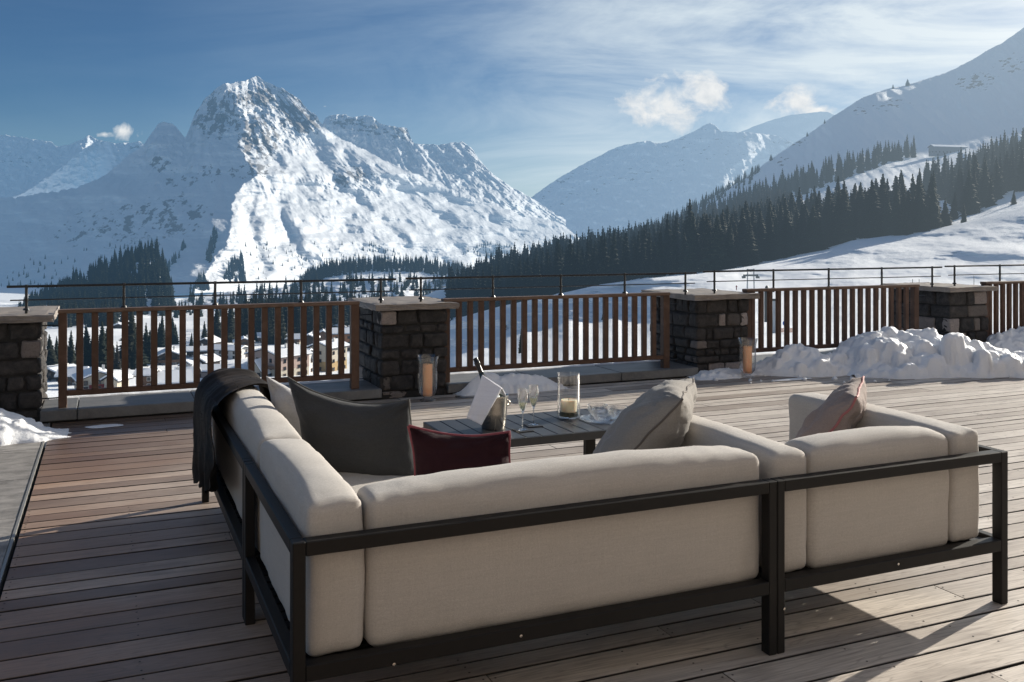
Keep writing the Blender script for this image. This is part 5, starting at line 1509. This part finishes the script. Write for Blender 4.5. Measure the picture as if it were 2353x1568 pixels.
# ---- fur throw over the end of the left wing
prof = [(.508, .20), (.488, .30), (.476, .42), (.472, .55), (.478, .65), (.497, .72), (.545, .762), (.61, .782), (.69, .784), (.755, .776), (.800, .745), (.815, .68), (.822, .58), (.84, .505), (.92, .482), (1.02, .478)]
pa = np.array(prof); L_ = np.concatenate([[0], np.cumsum(np.linalg.norm(np.diff(pa, axis=0), axis=1))])
ns, nv = 90, 110
S_ = np.linspace(0, L_[-1], ns); PX_, PZ_ = np.interp(S_, L_, pa[:, 0]), np.interp(S_, L_, pa[:, 1])
ker = np.ones(7) / 7
PXs, PZs = np.convolve(np.pad(PX_, 3, 'edge'), ker, 'valid'), np.convolve(np.pad(PZ_, 3, 'edge'), ker, 'valid')
TX, TZ = np.gradient(PXs), np.gradient(PZs); TL = np.hypot(TX, TZ); NX, NZ = -TZ / TL, TX / TL
s01 = (S_ / L_[-1])[:, None]; v01 = np.linspace(0, 1, nv)[None, :]
s01, v01 = np.broadcast_arrays(s01, v01)
ynear = np.interp(s01, [0, .15, .30, .45, .6, 1], [4.46, 4.42, 4.60, 4.82, 5.08, 5.22]); yfar = np.interp(s01, [0, .3, .5, 1], [5.62, 5.84, 5.86, 5.8])
Yt = ynear + (yfar - ynear) * v01 + .02 * fbm(s01 * 6, v01 * 3, 0, 3, seed=401)
fold = ridged(v01 * 3.4 + .55 * s01 + .30 * fbm(s01 * 3, v01 * 2, 0, 2, seed=402), s01 * .8, 0, 2, .42, seed=403)
hang = np.clip(np.abs(s01 - .42) * 2.4, .45, 1)
offs = -.004 + .062 * hang * (fold * .62 + .42) + .004 * fbm(v01 * 16, s01 * 9, 0, 3, seed=405) + .012 * np.exp(-((v01) / .09) ** 2)
Xt = PXs[:, None] + NX[:, None] * offs; Zt = PZs[:, None] + NZ[:, None] * offs
short = np.where(s01 < .42, .60 + .40 * v01 ** .8, 1.0)
Zt = .80 + (Zt - .80) * np.where(Zt < .80, short, 1.0) + np.where(s01 < .06, .03 * fbm(v01 * 7, 0, 0, 3, seed=406), 0)
Vt = np.stack([Xt, Yt, Zt], -1).reshape(-1, 3)
f = grid_faces(ns, nv); tri = np.concatenate([f[:, [0, 2, 1]], f[:, [0, 3, 2]]])
# short pile: many thin tufts standing off the skin
rg = np.random.default_rng(4); nb = 900
e1, e2 = Vt[tri[:, 1]] - Vt[tri[:, 0]], Vt[tri[:, 2]] - Vt[tri[:, 0]]
fn = np.cross(e1, e2); ar = np.linalg.norm(fn, axis=1); fn /= np.maximum(ar, 1e-12)[:, None]
ti = rg.choice(len(tri), nb, p=ar / ar.sum())
u_, w_2 = rg.random(nb), rg.random(nb); sw = u_ + w_2 > 1; u_[sw], w_2[sw] = 1 - u_[sw], 1 - w_2[sw]
bp = Vt[tri[ti, 0]] + u_[:, None] * e1[ti] + w_2[:, None] * e2[ti]
nn = fn[ti]; nn = np.where((nn[:, 2:3] + (bp[:, 0:1] < .6) * -nn[:, 0:1] * 2) < 0, -nn, nn)
gd = nn * .55 + rg.normal(0, .33, (nb, 3)) + np.array([-.12, -.12, -.65]); gd /= np.linalg.norm(gd, axis=1, keepdims=True)
sd_ = np.cross(gd, rg.normal(0, 1, (nb, 3))); sd_ /= np.linalg.norm(sd_, axis=1, keepdims=True)
ln = rg.uniform(.004, .010, nb)[:, None]; wd = .0014
A_ = bp - sd_ * wd; B_ = bp + sd_ * wd; C_ = bp + gd * ln
Vb = np.stack([A_, B_, C_], 1).reshape(-1, 3); tb_ = np.arange(nb * 3).reshape(-1, 3) + len(Vt)
o = mesh_np('fur_throw', np.concatenate([Vt, Vb]), np.concatenate([tri, tb_]), M['fur'])
c = Vector((.65, 5.3, .2))
for v in o.data.vertices: v.co -= c
o.location = c
tag(o, 'dark brown fur throw hanging in folds over the far end of the left sofa wing', 'throw')

# ---- coffee table
TX0, TX1, TY0, TY1, TZ1 = 1.935, 3.36, 5.262, 5.985, .35
tb = tag(empty('coffee_table', (TX0, TY0, 0)), 'low dark slatted coffee table in front of the sofas', 'table')
b = MB(); ns_ = 13; w_ = (TX1 - TX0 - .004) / ns_
for i in range(ns_): b.box(.002 + i * w_ + .003, .002 + (i + 1) * w_ - .003, .012, TY1 - TY0 - .012, TZ1 - .016, TZ1, .0025, R.random())
b.build('slatted_top', M['slat'], tb)
b = MB(); b.box(0, TX1 - TX0, 0, .012, TZ1 - .052, TZ1 - .0015, .002); b.box(0, TX1 - TX0, TY1 - TY0 - .012, TY1 - TY0, TZ1 - .052, TZ1 - .0015, .002); b.box(0, .0115, .0125, TY1 - TY0 - .0125, TZ1 - .052, TZ1 - .002, .002); b.box(TX1 - TX0 - .0115, TX1 - TX0, .0125, TY1 - TY0 - .0125, TZ1 - .052, TZ1 - .002, .002)
b.build('apron', M['slat'], tb)
for (x, y) in ((.22, .06), (1.17, .06), (.22, .60), (1.17, .60)):
    b = MB(); b.box(x, x + .075, y, y + .05, 0, TZ1 - .03, .003); b.build('leg', M['frame'], tb)

# ---- candle lanterns
def lantern(loc, label, prof, cr, ch, cz, wax, mossy=False):
    e = tag(empty('hurricane_lantern', loc), label, 'candle lantern')
    b = MB(); b.lathe(prof, n=40); b.build('glass_vase', M['glass'], e, 60)
    b = MB(); b.lathe([(0, cz), (cr * .97, cz), (cr, cz + .006), (cr, cz + ch - .006), (cr * .95, cz + ch), (cr * .5, cz + ch - .004), (0, cz + ch - .006)], n=32); cd = b.build('candle', wax, e, 50)
    b = MB(); b.tube([(0, 0, cz + ch - .008), (.001, 0, cz + ch + .008), (.004, .001, cz + ch + .014)], .0018, 6); b.build('wick', M['wick'], cd)
    if mossy:
        b = MB(); b.lathe([(0, .012), (cr * 1.08, .012), (cr * 1.1, .02), (cr * 1.06, .038), (0, cz + .002)], n=28, wob=lambda k, z: 1 + .05 * math.sin(k * 2.7)); b.build('moss_filling', M['moss'], e, 50)
    return e
big = [(0, .0), (.072, .0), (.078, .006), (.074, .014), (.040, .022), (.036, .034), (.060, .050), (.084, .085), (.093, .13), (.094, .22), (.093, .33), (.097, .385), (.106, .42), (.113, .437), (.1105, .437), (.103, .42), (.094, .385), (.0905, .33), (.0915, .22), (.0905, .13), (.081, .088), (.057, .056), (0, .046)]
lantern((2.825, 8.60, .002), 'glass hurricane lantern with tall orange candle in front of the central pillar', big, .047, .305, .05, M['orange'])
lantern((6.60, 8.60, .002), 'glass hurricane lantern with tall orange candle beside the snow heap, farther right', big, .050, .300, .05, M['orange'])
cyl = [(0, 0), (.074, 0), (.077, .004), (.077, .29), (.0765, .302), (.074, .302), (.0735, .29), (.0735, .012), (0, .010)]
lantern((2.90, 5.735, TZ1 + .001), 'straight glass cylinder lantern with short cream candle on the coffee table', cyl, .056, .080, .040, M['cream'], True)

# ---- ice bucket, bottle, napkin
bk = tag(empty('ice_bucket', (2.287, 5.60, TZ1 + .001)), 'polished steel ice bucket on the coffee table', 'bucket')
bk.scale = (1.04, 1.04, 1.04)
b = MB(); b.lathe([(0, 0), (.071, 0), (.074, .004), (.083, .10), (.0905, .195), (.0945, .203), (.0935, .207), (.089, .205), (.086, .19), (.079, .1), (.071, .012), (0, .012)], n=48); b.build('bowl', M['steel'], bk, 50)
for sg in (-1, 1):
    b = MB(); a_ = math.radians(-18)
    q = Vector((math.cos(a_), math.sin(a_), 0)) * sg
    pts = [q * (.087 + .016 * math.sin(math.pi * i / 8)) + Vector((0, 0, .175 - .035 * (i / 8))) for i in range(9)]
    b.tube([tuple(p) for p in pts], .005, 8); b.build('handle', M['steel'], bk, True)
rr = random.Random(8)
icm = []
for i in range(16):
    b = MB(); a_, r_ = rr.uniform(0, 6.28), rr.uniform(0, .062); s_ = .013
    m_ = Matrix.Translation((r_ * math.cos(a_), r_ * math.sin(a_), .188 + rr.uniform(-.006, .012))) @ Matrix.Rotation(rr.uniform(0, 3), 4, Vector((rr.random(), rr.random(), 1)))
    b.box(-s_, s_, -s_, s_, -s_, s_, .004, m=m_, seg=2)
    o = b.build('ice_cube', M['ice'], None, True); o.location = bk.location
    tag(o, 'ice cube piled in the steel bucket', 'ice cube', 'ice cubes in the bucket')
P0, P1 = Vector((2.31, 5.575, TZ1 + .085)), Vector((2.214, 5.735, TZ1 + .438))
ax_ = (P1 - P0).normalized(); Lb = (P1 - P0).length
rot = ax_.to_track_quat('Z', 'Y').to_matrix().to_4x4()
bt = tag(empty('wine_bottle', tuple(P0)), 'dark sparkling wine bottle tilted in the ice bucket', 'bottle')
b = MB(); b.lathe([(0, 0), (.036, 0), (.039, .01), (.039, .15), (.034, .20), (.022, .26), (.0155, .30), (.0145, Lb - .09)], n=24, m=rot); b.build('glass_body', M['bottle'], bt, 60)
b = MB(); b.lathe([(.0155, Lb - .115), (.0162, Lb - .06), (.0165, Lb - .045), (.0195, Lb - .04), (.0195, Lb - .026), (.0165, Lb - .02), (.0165, Lb), (.012, Lb + .004), (0, Lb + .004)], n=24, m=rot); b.build('neck_foil', M['foil'], bt, 40)
# napkin: a folded strip over the rim and the bottle
n1, n2 = 26, 34
tl, tr, br_, bl_ = [Vector(at(*q)) for q in ((1108, 866, 6.06), (1153, 896, 5.975), (1106, 977, 5.90), (1072, 960, 5.965))]
V = []
for j in range(n2):
    t = j / (n2 - 1)
    for i in range(n1):
        u = i / (n1 - 1)
        if t < .25:      # back flap behind the fold
            q = (1 - t / .25); top = tl.lerp(tr, u)
            p = top + Vector((.05, .045, -.055)) * q + Vector((0, 0, .012 * math.sin(math.pi * (1 - q) / 2)))
        else:
            q = (t - .25) / .75
            top = tl.lerp(tr, u); bot = bl_.lerp(br_, u)
            p = top.lerp(bot, q)
            p += Vector((-.35, -.9, .25)).normalized() * (.030 * math.sin(math.pi * min(1, q * 1.1)) * (.4 + .6 * u)) + Vector((0, 0, .012 * (1 - q) ** 4))
            p += Vector((-SN, -CS, 0)) * .0
            p += Vector((0, -1, 0)) * (.004 * math.sin(u * 11 + 2 * q) * q)
        V.append(tuple(p))
o = mesh_np('napkin', V, grid_faces(n2, n1), M['napkin'])
sm_ = o.modifiers.new('thickness', 'SOLIDIFY'); sm_.thickness = .005; sm_.offset = 0
c = Vector((2.25, 5.6, TZ1))
for v in o.data.vertices: v.co -= c
o.location = c
tag(o, 'white folded napkin draped over the ice bucket and bottle', 'napkin')

# ---- flutes on coasters
fl = [(0, 0), (.030, 0), (.031, .002), (.018, .006), (.006, .012), (.0038, .03), (.0036, .095), (.0055, .110), (.015, .130), (.025, .160), (.0325, .195), (.0335, .22), (.030, .262), (.0285, .262), (.0318, .22), (.0308, .195), (.0235, .162), (.0135, .134), (0, .120)]
for (x, y, lb, side) in ((2.430, 5.455, 'champagne flute standing on the nearer black coaster', 'nearer'), (2.556, 5.565, 'champagne flute standing on the farther black coaster', 'farther')):
    b = MB(); b.box(-.052, .052, -.052, .052, 0, .006, .0015); o = b.build('coaster', M['coaster']); o.location = (x, y, TZ1 + .0005); o.rotation_euler = (0, 0, .12 if side == 'nearer' else -.1)
    tag(o, f'square black leather coaster under the {side} champagne flute', 'coaster')
    e = tag(empty('champagne_flute', (x, y, TZ1 + .007)), lb, 'glass')
    b = MB(); b.lathe(fl, n=28); b.build('glass_bowl', M['crystal'], e, 60)
    b = MB(); b.lathe([(0, .1215), (.0125, .1345), (.0225, .162), (.0268, .178), (0, .178)], n=24); b.build('wine', M['wine'], e, 50)

# ---- cut glass bowls
def crystal(loc, r, h, label, seed, n=16):
    e = tag(empty('crystal_bowl', loc), label, 'bowl')
    w = lambda k, z: 1 + (.06 if k % 2 else -.03) * (z / h)
    b = MB(); b.lathe([(0, 0), (r * .55, 0), (r * .72, h * .18), (r * .86, h * .42), (r * .95, h * .72), (r, h), (r * .90, h * .98), (r * .80, h * .6), (r * .60, h * .25), (0, h * .18)], n=n, wob=w); b.build('glass_wall', M['crystal'], e)
    b = MB(); b.lathe([(0, h * .2), (r * .5, h * .2), (r * .62, h * .5), (r * .5, h * .55), (0, h * .52)], n=10, wob=lambda k, z: 1 + .12 * math.sin(k * 2.1 + seed)); b.build('facets', M['crystal'], e)
    return e
crystal((3.035, 5.50, TZ1 + .001), .072, .070, 'cut crystal bowl nearest the cylinder lantern on the coffee table', 1)
crystal((3.185, 5.545, TZ1 + .001), .076, .074, 'cut crystal bowl closest to the taupe pillow', 2)
crystal((3.10, 5.69, TZ1 + .001), .070, .072, 'cut crystal bowl at the back of the cluster of three', 3)
b = MB(); b.lathe([(0, 0), (.165, 0), (.175, .006), (.172, .009), (.16, .005), (0, .004)], n=36); o = b.build('glass_plate', M['crystal'], None, 40); o.location = (3.10, 5.58, TZ1 + .0005)
tag(o, 'round glass plate under the cluster of crystal bowls', 'plate')
for o_ in bpy.data.objects:
    if o_.name.startswith('crystal_bowl') and o_.parent is None: o_.location.z += .0065
